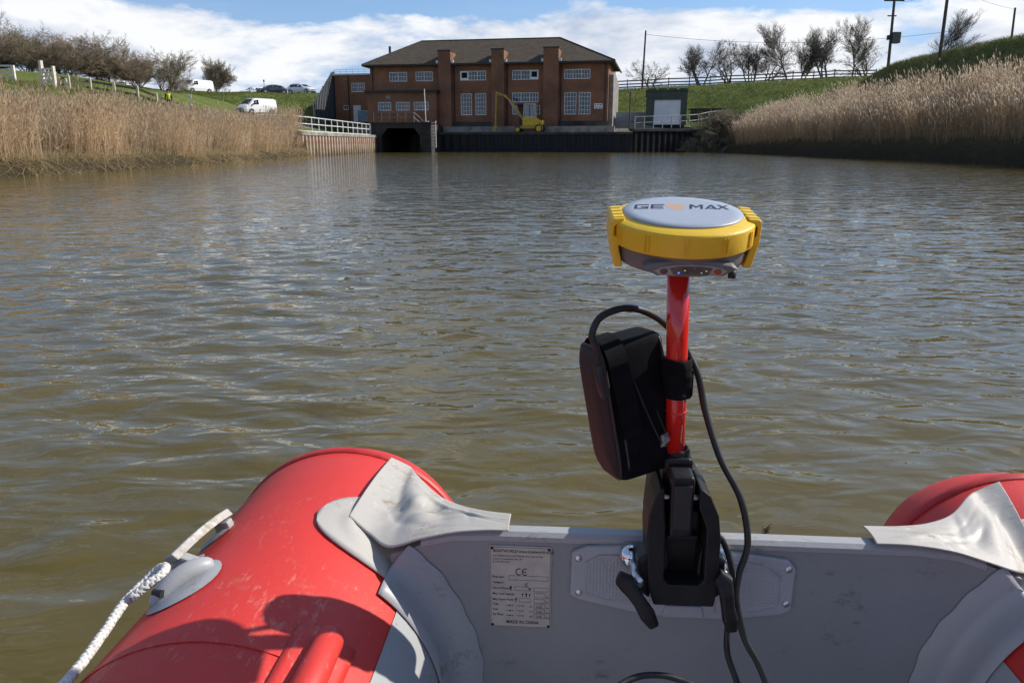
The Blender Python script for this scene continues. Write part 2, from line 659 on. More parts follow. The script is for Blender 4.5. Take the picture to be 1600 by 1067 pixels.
# ================================================================ materials shared by buildings
def brick_mat(name, a, b, c):
    t = NT(name)
    co = t.coords()
    n1 = t.noise(co, 0.5, 5)
    n2 = t.noise(t.coords((1, 1, 3.0)), 4.5, 4, 0.7)
    base = t.ramp(n2, [(0.28, a), (0.5, b), (0.74, c)])
    base = t.mix(t.math('MULTIPLY', t.ramp(n1, [(0.38, (0, 0, 0)), (0.7, (1, 1, 1))]), 0.5), base, (0.07, 0.045, 0.035))
    br = t.new('ShaderNodeTexBrick')
    br.inputs['Scale'].default_value = 1.0
    br.inputs['Brick Width'].default_value = 0.225
    br.inputs['Row Height'].default_value = 0.075
    br.inputs['Mortar Size'].default_value = 0.010
    br.inputs['Color1'].default_value = (1, 1, 1, 1)
    br.inputs['Color2'].default_value = (0.8, 0.8, 0.8, 1)
    br.inputs['Mortar'].default_value = (0.62, 0.6, 0.58, 1)
    t.link(t.coords(rot=(R(90), 0, 0)), br.inputs['Vector'])
    base = t.mix(1.0, base, br.outputs[0], 'MULTIPLY')
    return t.set(color=base, rough=0.9, normal=t.bump(br.outputs['Fac'], -0.006), spec=0.2)


BRICK = brick_mat('red_brick', (0.25, 0.118, 0.068), (0.36, 0.168, 0.096), (0.45, 0.23, 0.14))
BRICK_PIER = brick_mat('pier_brick', (0.24, 0.115, 0.068), (0.33, 0.158, 0.096), (0.41, 0.21, 0.13))
CONCRETE = nmat('weathered_concrete', (0.15, 0.135, 0.11), (0.30, 0.275, 0.235), 1.1, 0.9, 0.01, 9)
CONC_DARK = nmat('dark_concrete', (0.024, 0.023, 0.021), (0.07, 0.064, 0.052), 0.9, 0.85, 0.01, 9)  # darker mottled concrete tone for plinth and caps
TILE = NT('roof_tiles')
_co = TILE.coords()
_wv = TILE.new('ShaderNodeTexWave', wave_type='BANDS', bands_direction='Z', wave_profile='SAW')
_wv.inputs['Scale'].default_value = 1.9
_wv.inputs['Distortion'].default_value = 0.6
_wv.inputs['Detail'].default_value = 2
TILE.link(_co, _wv.inputs['Vector'])
_c = TILE.ramp(TILE.noise(_co, 1.6, 6, 0.7), [(0.3, (0.062, 0.05, 0.037)), (0.7, (0.125, 0.10, 0.072))])
_c = TILE.mix(0.35, _c, _wv.outputs[0], 'MULTIPLY')
TILE = TILE.set(color=_c, rough=0.9, normal=TILE.bump(_wv.outputs[0], 0.02), spec=0.2)
WHITE_PAINT = nmat('white_painted_wood', (0.70, 0.70, 0.69), (0.84, 0.84, 0.83), 3, 0.5)
GLASS = NT('window_glass')
GLASS = GLASS.set(color=GLASS.ramp(GLASS.noise(GLASS.coords(), 1.7, 3), [(0.35, (0.012, 0.016, 0.022)), (0.7, (0.055, 0.075, 0.10))]), rough=0.06, spec=0.7)
CONC_CULVERT = nmat('dark_culvert_concrete', (0.014, 0.014, 0.013), (0.042, 0.039, 0.033), 0.9, 0.85, 0.01, 9)  # darkest concrete tone, for the culvert
DARK_VOID = nmat('dark_opening', (0.004, 0.004, 0.004), (0.008, 0.008, 0.008), 2, 0.95)  # near-black colour stands for the shade inside openings
DARK_PAINT = nmat('dark_trim', (0.018, 0.017, 0.017), (0.035, 0.032, 0.03), 3, 0.6)
LEAD = nmat('lead_flashing', (0.45, 0.45, 0.44), (0.62, 0.62, 0.6), 4, 0.5)
GREY_STEEL = nmat('galvanised_steel', (0.30, 0.31, 0.32), (0.44, 0.45, 0.46), 5, 0.45, metal=0.4)
WHITE_RAIL = nmat('white_rail_paint', (0.60, 0.58, 0.54), (0.82, 0.81, 0.77), 4, 0.45)
PILE_DARK = nmat('shaded_sheet_pile', (0.005, 0.006, 0.008), (0.016, 0.015, 0.014), 1.3, 0.75, 0.01, 7)  # near-black tone carries the shade on the quay piling
t = NT('rusty_sheet_pile')
sx = t.new('ShaderNodeSeparateXYZ')
tc = t.new('ShaderNodeTexCoord')
t.link(tc.outputs['Object'], sx.inputs[0])
nn = t.noise(t.coords((1, 1, 0.5)), 2.2, 5, 0.65)
hz = t.math('ADD', sx.outputs[2], t.math('MULTIPLY', nn, 0.5))
PILE_RUST = t.set(color=t.mix(0.4, t.ramp(t.math('MULTIPLY', hz, 0.5), [(0.10, (0.055, 0.042, 0.022)), (0.30, (0.24, 0.18, 0.10)), (0.55, (0.38, 0.31, 0.21)), (0.62, (0.36, 0.18, 0.11)), (0.80, (0.44, 0.33, 0.27)), (1.0, (0.48, 0.41, 0.36))]),
                              t.ramp(nn, [(0.35, (0.20, 0.12, 0.08)), (0.65, (0.52, 0.43, 0.37))])), rough=0.85, spec=0.2)


def wall_panel(mb, x0, x1, z0, z1, y, holes, reveal=0.16):
    """front face at y (facing -y) with rectangular openings and their reveals"""
    xs = sorted({x0, x1, *[a for h in holes for a in (h[0], h[1])]})
    zs = sorted({z0, z1, *[a for h in holes for a in (h[2], h[3])]})
    for i in range(len(xs) - 1):
        for j in range(len(zs) - 1):
            cx, cz = (xs[i] + xs[i + 1]) / 2, (zs[j] + zs[j + 1]) / 2
            if any(h[0] < cx < h[1] and h[2] < cz < h[3] for h in holes):
                continue
            mb.add([(xs[i], y, zs[j]), (xs[i + 1], y, zs[j]), (xs[i + 1], y, zs[j + 1]), (xs[i], y, zs[j + 1])], [(0, 1, 2, 3)])
    for a, b, c_, d in holes:
        r_ = reveal
        mb.add([(a, y, c_), (a, y + r_, c_), (a, y + r_, d), (a, y, d)], [(0, 1, 2, 3)])
        mb.add([(b, y, c_), (b, y, d), (b, y + r_, d), (b, y + r_, c_)], [(0, 1, 2, 3)])
        mb.add([(a, y, d), (a, y + r_, d), (b, y + r_, d), (b, y, d)], [(0, 1, 2, 3)])
        mb.add([(a, y, c_), (b, y, c_), (b, y + r_, c_), (a, y + r_, c_)], [(0, 1, 2, 3)])
        mb.add([(a - .0, y + r_, c_), (b, y + r_, c_), (b, y + r_, d), (a, y + r_, d)], [(0, 1, 2, 3)])


def window(parent, x0, x1, z0, z1, y, sashes=1, cols=3, rows=2, void=None, thick=0.07, bar=0.032):
    """white casement set in its opening: one frame mesh, one pane under it for each sash"""
    f = MB()
    ya, yb = y + 0.04, y + 0.11
    f.box(x0, x1, ya, yb, z0, z0 + thick)
    f.box(x0, x1, ya, yb, z1 - thick, z1)
    w = (x1 - x0) / sashes
    for s in range(sashes + 1):
        cx = x0 + s * w
        a, b = max(x0, cx - thick / 2 - (0 if 0 < s < sashes else 0)), min(x1, cx + thick / 2)
        if s == 0:
            b = x0 + thick
        if s == sashes:
            a = x1 - thick
        f.box(a, b, ya + .002, yb - .002, z0 + thick, z1 - thick)
    for s in range(sashes):
        if void == s:
            a, b = x0 + s * w + thick, x0 + (s + 1) * w - thick
            f.box(a, b, ya + .01, yb - .02, z0 + thick, z0 + thick + .22)
            f.box(a, b, ya + .01, yb - .02, z1 - thick - .1, z1 - thick)
            f.box(a, a + .12, ya + .012, yb - .022, z0 + thick + .22, z1 - thick - .1)
            f.box(b - .12, b, ya + .012, yb - .022, z0 + thick + .22, z1 - thick - .1)
            continue
        for k in range(1, cols):
            cx = x0 + s * w + w * k / cols
            f.box(cx - bar / 2, cx + bar / 2, ya + .01, yb - .02, z0 + thick, z1 - thick)
        for k in range(1, rows):
            cz = z0 + (z1 - z0) * k / rows
            f.box(x0 + s * w + thick / 2, x0 + (s + 1) * w - thick / 2, ya + .013, yb - .023, cz - bar / 2, cz + bar / 2)
    wo = f.build('window', WHITE_PAINT, parent)
    for s in range(sashes):
        a, b = x0 + s * w + thick / 2, x0 + (s + 1) * w - thick / 2
        m = MB().box(a, b, y + .075, y + .085, z0 + thick / 2, z1 - thick / 2)
        m.build('pane', DARK_VOID if void == s else GLASS, wo)  # void sash: near-black sheet in place of the dark room
    return wo


# ================================================================ pump house
# local frame: x along the front, y into the building, z above the water
PH_A = -R(10.7)
PH_O = (-17.7, 101.0, 0.0)
ph = thing('pump_house', 'large red brick pumping station with hipped tile roof across the end of the channel', 'building', PH_O, PH_A)
LEN, DEP, EAV = 29.6, 14.0, 10.2
wins_up = [(2.5, 4.8), (5.9, 8.1), (11.55, 14.8), (18.05, 21.25), (24.35, 27.45)]
UZ = (8.40, 9.50)
tallw = [(11.6, 13.0), (13.45, 14.8), (24.4, 25.85), (26.15, 27.55)]
TZ = (4.35, 6.88)
holes = [(a, b, UZ[0], UZ[1]) for a, b in wins_up] + [(a, b, TZ[0], TZ[1]) for a, b in tallw] + \
    [(18.05, 21.25, 5.8, 6.92), (18.9, 20.8, 3.0, 5.45), (18.05, 18.66, 4.4, 5.45), (20.9, 21.45, 4.4, 5.45)]
m = MB()
wall_panel(m, 0, LEN, 2.2, EAV, 0, holes, 0.22)
m.add([(0, 0, 2.2), (0, DEP, 2.2), (0, DEP, EAV), (0, 0, EAV)], [(0, 1, 2, 3)])
m.add([(LEN, 0, 2.2), (LEN, 0, EAV), (LEN, DEP, EAV), (LEN, DEP, 2.2)], [(0, 1, 2, 3)])
m.add([(0, DEP, 2.2), (LEN, DEP, 2.2), (LEN, DEP, EAV), (0, DEP, EAV)], [(0, 1, 2, 3)])
m.build('wall', BRICK, ph, recalc=False)
for i, (a, b) in enumerate(wins_up):
    if i < 2:
        window(ph, a, b, *UZ, 0.0, 2, 3, 2)
    else:
        window(ph, a, b, *UZ, 0.0, 3, 3, 2, void={2: 0, 3: 2}.get(i))
for a, b in tallw:
    window(ph, a, b, *TZ, 0.0, 1, 4, 5)
window(ph, 18.05, 21.25, 5.8, 6.92, 0.0, 3, 3, 2)
window(ph, 18.05, 18.66, 4.4, 5.45, 0.0, 1, 2, 2)
window(ph, 20.9, 21.45, 4.4, 5.45, 0.0, 1, 2, 2)
d = MB().box(18.92, 20.78, .10, .16, 3.0, 5.43).build('door', nmat('dark_door', (0.02, 0.012, 0.012), (0.045, 0.02, 0.02), 3, .5), ph)
MB().box(18.7, 21.0, -.45, .02, 5.46, 5.6).build('door_canopy', DARK_PAINT, ph)
for x0, x1, zt in ((9.05, 10.6, 11.75), (15.65, 17.2, 11.8), (21.95, 23.75, 11.85)):
    pier = MB().box(x0, x1, -0.86, 1.6, 2.25, zt).build('chimney_pier', BRICK_PIER, ph)
    MB().box(x0 - .07, x1 + .07, -.93, 1.67, zt, zt + .12).build('coping', DARK_PAINT, pier)
    for sx_ in (x0 - .30, x1 + .02):
        MB().box(sx_, sx_ + .28, -.74, -.42, EAV + .15, EAV + .52).build('flashing', LEAD, pier)
m = MB()
m.box(10.62, 15.63, -.28, -.002, 2.2, 3.55)
m.box(17.22, 21.93, -.28, -.002, 2.2, 3.0)
m.box(23.77, LEN + .05, -.28, -.002, 2.2, 3.6)
m.build('plinth', CONC_DARK, ph)
m = MB()
m.box(9.8, LEN + 1.0, -1.9, -1.2, 2.2, 2.95)
pl = m.build('retaining_kerb', CONCRETE, ph, bevel=0.03)
# hipped roof with thick eaves
OV = 0.75
e0, e1, f0, f1 = -OV, LEN + OV, -OV, DEP + OV
ra, rb, ry_, rz_ = 4.7, 22.9, 7.0, 13.9
zb = EAV + 0.16
m = MB()
m.add([(e0, f0, zb), (e1, f0, zb), (e1, f1, zb), (e0, f1, zb), (ra, ry_, rz_), (rb, ry_, rz_)],
      [(0, 1, 5, 4), (1, 2, 5), (2, 3, 4, 5), (3, 0, 4), (0, 3, 2, 1)])
roof = m.build('roof', TILE, ph)
m = MB()
for a, b in (((ra, ry_, rz_), (rb, ry_, rz_)), ((e0, f0, zb), (ra, ry_, rz_)), ((e1, f0, zb), (rb, ry_, rz_))):
    m.tube([a, b], 0.10, 6)
m.build('ridge_tiles', TILE, roof)
m = MB()
m.box(e0, e1, f0 - .02, f0 + .13, zb - .20, zb - .003)
m.box(e1 - .12, e1 + .02, f0 + .13, f1, zb - .20, zb - .003)
m.box(e0 - .02, e0 + .12, f0 + .13, f1, zb - .20, zb - .003)
m.build('gutter', DARK_PAINT, roof)
MB().box(e0 + .13, e1 - .13, f0 + .14, .0, zb - .12, zb - .05).build('soffit', DARK_PAINT, roof)
MB().tube([(1.6, 3.2, 11.4), (1.6, 3.2, 12.9)], .16, 8).build('roof_vent', DARK_PAINT, roof)
for x_ in (0.35, 8.85, 10.85, 17.45, 24.0, 29.25):
    MB().tube([(x_, -.09, 2.4), (x_, -.09, EAV - .05)], .06, 6).build('downpipe', DARK_PAINT, ph)
# grey rendered lean-to added to cover the sunlit brick of the right flank
m = MB()
m.prism([(1.0, 2.25), (12.5, 2.25), (12.5, 8.6), (3.5, 9.4), (1.0, 8.9)], LEN + .02, LEN + .55, 'X')
m.build('flank_cover', nmat('grey_render', (.16, .15, .135), (.26, .245, .22), 1.2, .9), ph, bevel=.04)
# lower front extension over the culvert, flat roof
m = MB()
ex = [(1.6, 3.3), (3.9, 5.65), (6.2, 8.05)]
wall_panel(m, 0.25, 9.0, 3.1, 7.0, -2.0, [(a, b, 4.88, 5.87) for a, b in ex], 0.2)
m.add([(0.25, -2, 3.1), (0.25, 0, 3.1), (0.25, 0, 7.0), (0.25, -2, 7.0)], [(0, 1, 2, 3)])
m.add([(9.0, -2, 3.1), (9.0, -2, 7.0), (9.0, 0, 7.0), (9.0, 0, 3.1)], [(0, 1, 2, 3)])
ext = m.build('front_extension', BRICK, ph, recalc=False)
for a, b in ex:
    window(ext, a, b, 4.88, 5.87, -2.0, 1, 5, 2)
MB().box(0.0, 9.25, -2.3, -.01, 7.0, 7.28).build('flat_roof', DARK_PAINT, ph)
MB().box(2.7, 3.3, -2.06, -2.003, 6.2, 6.6).build('vent_grille', CONCRETE, ph)
# warning sign
sg_ = MB().box(28.0, 29.0, -.05, -.01, 4.99, 5.58).build('sign_board', nmat('white_sign', (.72, .72, .72), (.8, .8, .8), 3, .4), ph)
m = MB()
for k, (x_, z_, w_, h_) in enumerate(((28.08, 5.36, .18, .12), (28.34, 5.38, .22, .10), (28.64, 5.36, .26, .13), (28.08, 5.20, .34, .05), (28.5, 5.20, .40, .05), (28.08, 5.07, .40, .06), (28.58, 5.07, .3, .06))):
    m.box(x_, x_ + w_, -.056, -.051, z_, z_ + h_)
m.build('pictograms', nmat('sign_ink', (.05, .05, .2), (.3, .04, .04), 2, .5), sg_)

# ---------------------------------------------------------------- annex to the left, set back
an = thing('annex_building', 'flat roofed brick annex with white door left of the pumping station', 'building', (PH_O[0], PH_O[1], 0), PH_A)
m = MB()
AW = [(-4.55, -2.7, 7.55, 8.7), (-5.8, -5.05, 5.3, 5.87), (-2.2, -1.4, 5.0, 5.9)]
wall_panel(m, -6.9, -.02, 3.4, 9.65, 5.0, AW, .2)
m.add([(-6.9, 5, 3.4), (-6.9, 13, 3.4), (-6.9, 13, 9.65), (-6.9, 5, 9.65)], [(0, 1, 2, 3)])
m.add([(-6.9, 5, 9.65), (-.02, 5, 9.65), (-.02, 13, 9.65), (-6.9, 13, 9.65)], [(0, 1, 2, 3)])
m.build('wall', BRICK, an, recalc=False)
window(an, -4.55, -2.7, 7.55, 8.7, 5.0, 2, 3, 2)
window(an, -5.8, -5.05, 5.3, 5.87, 5.0, 1, 2, 1)
window(an, -2.2, -1.4, 5.0, 5.9, 5.0, 1, 2, 2)
MB().box(-7.05, -.03, 4.85, 13.1, 9.66, 9.86).build('parapet', LEAD, an)
dr = MB().box(-4.4, -3.35, 4.93, 4.99, 3.75, 5.86).build('door', nmat('pale_door', (.55, .57, .6), (.66, .68, .7), 3, .5), an)
MB().box(-3.52, -3.46, 4.87, 4.93, 4.7, 4.85).build('handle', GREY_STEEL, dr)
MB().tube([(-4.95, 4.9, 3.6), (-4.95, 4.9, 9.6)], .07, 6).build('downpipe', DARK_PAINT, an)
m = MB()
for k in range(9):
    x_ = -6.9 + k * .85
    m.tube([(x_, 5.1, 9.86), (x_, 5.1, 10.4)], .022, 5)
m.tube([(-6.9, 5.1, 10.4), (-.1, 5.1, 10.4)], .022, 5)
m.tube([(-6.9, 5.1, 10.12), (-.1, 5.1, 10.12)], .018, 5)
m.build('roof_rail', GREY_STEEL, an)
# grey steel screen standing beside the annex, its top sloping up to the parapet
sc_ = thing('steel_screen', 'grey ribbed steel screen with sloping top beside the brick annex', 'screen', (PH_O[0], PH_O[1], 0), PH_A)
m = MB()
nrib = 26
for k in range(nrib):
    u0 = k / nrib
    u1 = (k + 1) / nrib
    y0_, y1_ = -.8 + 6.4 * u0, -.8 + 6.4 * u1
    z0_, z1_ = 6.2 + 4.0 * u0, 6.2 + 4.0 * u1
    o_ = .10 if k % 2 else 0.0
    m.add([(-7.25 - .25 * u0 + o_, y0_, 3.4), (-7.25 - .25 * u1 + o_, y1_, 3.4), (-7.25 - .25 * u1 + o_, y1_, z1_), (-7.25 - .25 * u0 + o_, y0_, z0_),
           (-7.12 + o_, y0_, 3.4), (-7.12 + o_, y1_, 3.4), (-7.12 + o_, y1_, z1_), (-7.12 + o_, y0_, z0_)],
          [(0, 1, 2, 3), (4, 5, 6, 7), (3, 2, 6, 7), (0, 3, 7, 4), (1, 2, 6, 5)])
m.build('cladding', nmat('grey_cladding', (.05, .056, .068), (.11, .118, .13), 2, .6, stretch=(1, 1, .2)), sc_)
for yy, zz in ((-.7, 6.4), (2.4, 8.2), (5.4, 10.1)):
    MB().tube([(-7.45, yy, 3.3), (-7.45, yy, zz)], .07, 6).build('post', GREY_STEEL, sc_)
# blue-grey gas cabinet by the door
cb = thing('steel_cabinet', 'blue grey steel cabinet beside the pale annex door', 'cabinet', (PH_O[0], PH_O[1], 0), PH_A)
MB().box(-3.3, -1.7, 3.6, 4.4, 3.7, 5.1).build('body', nmat('blue_grey_paint', (.16, .21, .27), (.24, .30, .36), 2, .5), cb, bevel=.02)
MB().box(-3.36, -1.64, 3.54, 4.46, 5.1, 5.17).build('lid', GREY_STEEL, cb)
m = MB()
for k in range(4):
    m.box(-3.15 + k * .38, -2.93 + k * .38, 3.57, 3.6, 3.95, 4.9)
m.build('door_panel', nmat('cabinet_rib', (.13, .17, .22), (.2, .25, .3), 2, .5), cb)

# ================================================================ quay, culvert, pile walls
def sheet_pile(name, pts, z0, z1, pitch, depth, mat, label, cap_w, cap_mat):
    """corrugated wall following pts (in plan), facing the river, with a concrete cap; one thing"""
    o = thing(name, label, 'retaining wall', (pts[0][0], pts[0][1], 0))
    P = [Vector((p[0] - pts[0][0], p[1] - pts[0][1], 0)) for p in pts]
    plan = []
    for a, b in zip(P[:-1], P[1:]):
        L = (b - a).length
        n = max(1, int(L / pitch))
        tdir = (b - a) / L
        nrm = Vector((tdir.y, -tdir.x, 0))
        for k in range(n):
            for fr, dd in ((0.0, 0), (0.12, 0), (0.30, depth), (0.62, depth), (0.80, 0)):
                plan.append(a + tdir * L * (k + fr) / n + nrm * dd)
    plan.append(P[-1])
    m = MB()
    n = len(plan)
    m.add([p + Vector((0, 0, z0)) for p in plan] + [p + Vector((0, 0, z1)) for p in plan], [(i, i + 1, n + i + 1, n + i) for i in range(n - 1)])
    m.build('piling', mat, o, recalc=False)
    m = MB()
    for a, b in zip(P[:-1], P[1:]):
        tdir = (b - a).normalized()
        nrm = Vector((tdir.y, -tdir.x, 0))
        off = nrm * (depth + .06 - cap_w / 2)
        m.bar(a + off + Vector((0, 0, z1 + .10)), b + off + Vector((0, 0, z1 + .10)), cap_w, .3)
    m.build('capping_beam', cap_mat, o, bevel=.03)
    return o


sheet_pile('sheet_pile_wall', [(-16.05, 59.3), (-15.45, 88.6)], -.8, 1.62, .95, .34, PILE_RUST,
           'sunlit rusty corrugated sheet pile wall on the left below the white railing', 1.4, CONCRETE)
c10, s10 = math.cos(PH_A), math.sin(PH_A)


def ph_pt(x, y, z=0.0):
    return (PH_O[0] + x * c10 - y * s10, PH_O[1] + x * s10 + y * c10, z)


qa, qb = ph_pt(8.5, -5.0), ph_pt(32.8, -5.0)
sheet_pile('sheet_pile_quay', [qa[:2], qb[:2]], -.8, 2.0, 1.0, .12, PILE_DARK, 'long dark sheet pile quay below the pumping station and excavator', 1.0, CONC_DARK)
sheet_pile('sheet_pile_wall', [(qb[0] + .05, qb[1] + .25), (22.4, 94.2)], -.8, 2.35, .8, .28, PILE_DARK, 'dark sheet pile wall running right from the quay to the brown scrub', 1.0, CONC_DARK)
m = MB()
m.box(8.5, 32.6, -4.9, 15.0, -.8, 2.18)
m.box(-1.6, 8.49, -2.2, 15.0, -.8, 3.08)
dk = m.build('quay_deck', CONCRETE, None)
dk.location, dk.rotation_euler = PH_O, (0, 0, PH_A)
tag(dk, 'concrete quay deck in front of the pumping station', None, None, 'structure')
# culvert headwall: a block with a wide chamfered mouth
cv = thing('culvert_headwall', 'dark concrete culvert mouth under the left end of the pumping station', 'culvert', (-15.6, 88.7, 0), -R(3))
m = MB()
W_, Ht = 6.6, 3.05
op = [(1.05, -.8), (1.05, 1.75), (1.75, 2.62), (4.75, 2.62), (5.35, 1.75), (5.35, -.8)]
outer = [(0, -.8), (0, Ht), (W_, Ht), (W_, -.8)]
front = [(0, 0, -.8), (0, 0, Ht), (W_, 0, Ht), (W_, 0, -.8)] + [(x_, 0, z_) for x_, z_ in op]
m.add(front, [(0, 4, 5, 1), (1, 5, 6), (1, 6, 7, 2), (2, 7, 8), (2, 8, 9, 3)])
m.add([(0, 0, -.8), (0, 0, Ht), (0, 10, Ht), (0, 10, -.8)], [(0, 1, 2, 3)])
m.add([(W_, 0, -.8), (W_, 0, Ht), (W_, 8, Ht), (W_, 8, -.8)], [(3, 2, 1, 0)])
m.add([(0, 0, Ht), (W_, 0, Ht), (W_, 10, Ht), (0, 10, Ht)], [(0, 1, 2, 3)])
m.build('headwall', CONC_CULVERT, cv)
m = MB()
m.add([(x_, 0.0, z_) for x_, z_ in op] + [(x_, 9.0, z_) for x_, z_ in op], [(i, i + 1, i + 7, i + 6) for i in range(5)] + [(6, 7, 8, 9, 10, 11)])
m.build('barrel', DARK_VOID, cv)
MB().box(-.1, W_ + .1, -.12, .5, Ht + .003, Ht + .22).build('coping', CONC_CULVERT, cv, bevel=.03)
MB().box(W_ - .9, W_ + .12, -.5, 1.2, -.8, .75).build('footing', CONC_CULVERT, cv, bevel=.04)


def railing(name, label, pts, mat, heights=(1.1, .55), rp=.03, rr=.024, group=None, post_every=1):
    """pts are post feet; every post and every run of rail is a part"""
    o = thing(name, label, 'railing', pts[0], 0, group)
    base = Vector(pts[0])
    P = [Vector(p) - base for p in pts]
    up = Vector((0, 0, 1))
    for p in P:
        MB().tube([p, p + up * (heights[0] + .01)], rp, 6).build('post', mat, o)
    for h in heights:
        MB().tube([p + up * h for p in P], rr, 6).build('rail', mat, o)
    return o


rp_ = []
for k in range(14):
    u = k / 13
    y_ = 60.5 + (88.3 - 60.5) * u
    x_ = -16.35 + .62 * u - 2.9 * max(0, (0.14 - u) / .14) ** 1.2
    rp_.append((x_, y_, 1.86 if u > .1 else 1.95))
railing('white_railing', 'white tubular railing along the top of the rusty sheet pile wall', rp_, WHITE_RAIL, (1.15, .62, .06), .045, .04)
cvp = [(-15.4 + .9 * k, 88.95 - .047 * k, 3.27) for k in range(6)]
railing('grey_railing', 'thin grey railing on top of the culvert mouth', cvp, nmat('dull_grey_rail', (.10, .10, .10), (.17, .17, .165), 4, .6), (1.05, .5), .028, .024)
# inclined stair rails beside the culvert and a white ladder hoop
st_ = thing('quay_ladder', 'short white ladder at the right edge of the culvert mouth', 'ladder', (-9.35, 88.75, 1.9))
for s_ in (0, .85):
    MB().tube([(s_, 0, -1.4), (s_, 0, 1.45), (s_, .5, 1.45)], .05, 6).build('stile', WHITE_RAIL, st_)
for k in range(8):
    MB().tube([(0, 0, -1.2 + k * .36), (.85, 0, -1.2 + k * .36)], .03, 5).build('rung', WHITE_RAIL, st_)
gp = thing('gauge_post', 'tall thin pale post standing by the culvert ladder', 'post', (-9.6, 89.2, 2.2))
MB().tube([(0, 0, 0), (-.1, 0, 4.6)], .05, 6).build('pole', WHITE_RAIL, gp)
sr_ = thing('stair_handrail', 'sloping grey handrail descending from the culvert top to the quay', 'railing', (-10.9, 89.0, 3.27))
for dz in (1.05, .5):
    MB().tube([(0, 0, dz), (1.7, .2, dz - 1.5)], .028, 6).build('rail', GREY_STEEL, sr_)
for k in range(3):
    MB().tube([(.85 * k, .1 * k, -.75 * k), (.85 * k, .1 * k, 1.05 - .75 * k)], .028, 6).build('post', GREY_STEEL, sr_)
# railing on the right quay and the far right ramp
rr_ = [(14.0 + 1.15 * k, 90.95 + .53 * k, 2.55 + .05 * k) for k in range(7)] + [(22.3, 95.6, 3.0), (23.9, 97.2, 3.3), (25.6, 98.4, 3.5)]
railing('steel_railing', 'thin galvanised railing on the right quay in front of the green shed', rr_, GREY_STEEL, (1.35, .7), .045, .03)
lp = thing('quay_post', 'dark thin lamp post right of the pumping station by the steel fence', 'post', (14.15, 96.3, 2.5))
MB().tube([(0, 0, 0), (0, 0, 4.5)], .075, 8).build('pole', nmat('dark_timber', (.03, .026, .022), (.07, .06, .05), 3, .8), lp)
MB().tube([(0, 0, 4.4), (-.1, -.25, 4.55)], .06, 6).build('lamp_head', GREY_STEEL, lp)
# annex yard rails (dark timber), seen in shade left of the culvert
yp = [(-27.0 + 2.0 * k, 97.0 - .1 * k, Hz(-27.0 + 2.0 * k, 97.0 - .1 * k)) for k in range(6)]
railing('grey_railing', 'weathered grey railing in the shaded yard before the annex', yp, nmat('weathered_rail', (.10, .095, .085), (.18, .17, .15), 3, .8), (1.25, .7), .06, .04)


# ================================================================ green shed, tank fence, box
GREEN_CLAD = nmat('dark_green_cladding', (.035, .048, .034), (.062, .078, .055), 1.5, .6, stretch=(1, 1, .3))
sh = thing('green_shed', 'dark green clad shed with large white roller door right of the pumping station', 'shed', (16.75, 100.0, 3.2), -R(9))
m = MB()
wall_panel(m, 0, 4.95, 0, 4.05, 0, [(.95, 4.2, .02, 3.0)], .12)
m.add([(0, 0, 0), (0, 6, 0), (0, 6, 3.6), (0, 0, 4.05)], [(0, 1, 2, 3)])
m.add([(4.95, 0, 0), (4.95, 0, 4.05), (4.95, 6, 3.6), (4.95, 6, 0)], [(0, 1, 2, 3)])
m.build('wall', GREEN_CLAD, sh, recalc=False)
m = MB()
m.add([(-.1, -.15, 4.06), (5.05, -.15, 4.06), (5.05, 6.1, 3.62), (-.1, 6.1, 3.62), (-.1, -.15, 4.2), (5.05, -.15, 4.2), (5.05, 6.1, 3.76), (-.1, 6.1, 3.76)],
      [(0, 3, 2, 1), (4, 5, 6, 7), (0, 1, 5, 4), (1, 2, 6, 5), (2, 3, 7, 6), (3, 0, 4, 7)])
rf = m.build('roof', GREEN_CLAD, sh)
for k in range(4):
    MB().box(.15 + 1.25 * k, 1.15 + 1.25 * k, -.1, .3, 4.205, 4.36).build('ridge_cap', GREEN_CLAD, rf)
rd = MB()
for k in range(12):
    rd.prism([(.08, .05 + k * .245), (.115, .05 + k * .245 + .12), (.08, .05 + (k + 1) * .245 - .004)], .97, 4.18, 'X')
rd.build('roller_door', nmat('white_roller', (.60, .62, .66), (.70, .72, .75), 1, .4), sh)
MB().box(.75, 4.4, -.10, -.003, 3.02, 3.25).build('door_hood', GREEN_CLAD, sh)
fc = thing('steel_fence', 'pale grey corrugated fence between the pumping station and the green shed', 'fence', (13.5, 103.4, 3.3))
for k in range(4):
    m = MB()
    for j in range(6):
        m.box(k * 1.0 + j * .16, k * 1.0 + j * .16 + .11, 0, .05, 0, 1.55)
        m.box(k * 1.0 + j * .16 + .11, k * 1.0 + j * .16 + .16, .03, .05, 0, 1.55)
    m.build('panel', nmat('grey_sheet', (.26, .28, .31), (.38, .40, .43), 2, .45), fc)
for k in range(5):
    MB().box(k * 1.0 - .07, k * 1.0 - .02, -.06, .06, 0, 1.65).build('post', GREY_STEEL, fc)
bx_ = thing('timber_bunker', 'low dark timber bunker right of the green shed', 'bunker', (22.6, 101.5, 3.6), -R(6))
for k in range(6):
    MB().box(0, 4.4, 0, .1, k * .26, k * .26 + .24).build('plank', nmat('old_plank_%d' % k, (.03, .024, .018), (.075, .06, .042), 3, .9, stretch=(.3, 1, 4)), bx_)
MB().box(-.1, 4.5, -.05, 2.2, 1.56, 1.66).build('lid', CONC_DARK, bx_)

# ================================================================ timber post and rail fence, gate, steps
TIMBER = nmat('pale_timber', (.36, .31, .23), (.56, .50, .39), 4, .85, .003, 30, stretch=(3, 3, .6))
TIMBER_D = nmat('rail_timber', (.08, .062, .045), (.17, .135, .10), 4, .9, stretch=(.5, 3, 3))
NEW_WOOD = nmat('bleached_timber', (.55, .48, .40), (.74, .67, .58), 4, .8, .003, 30)


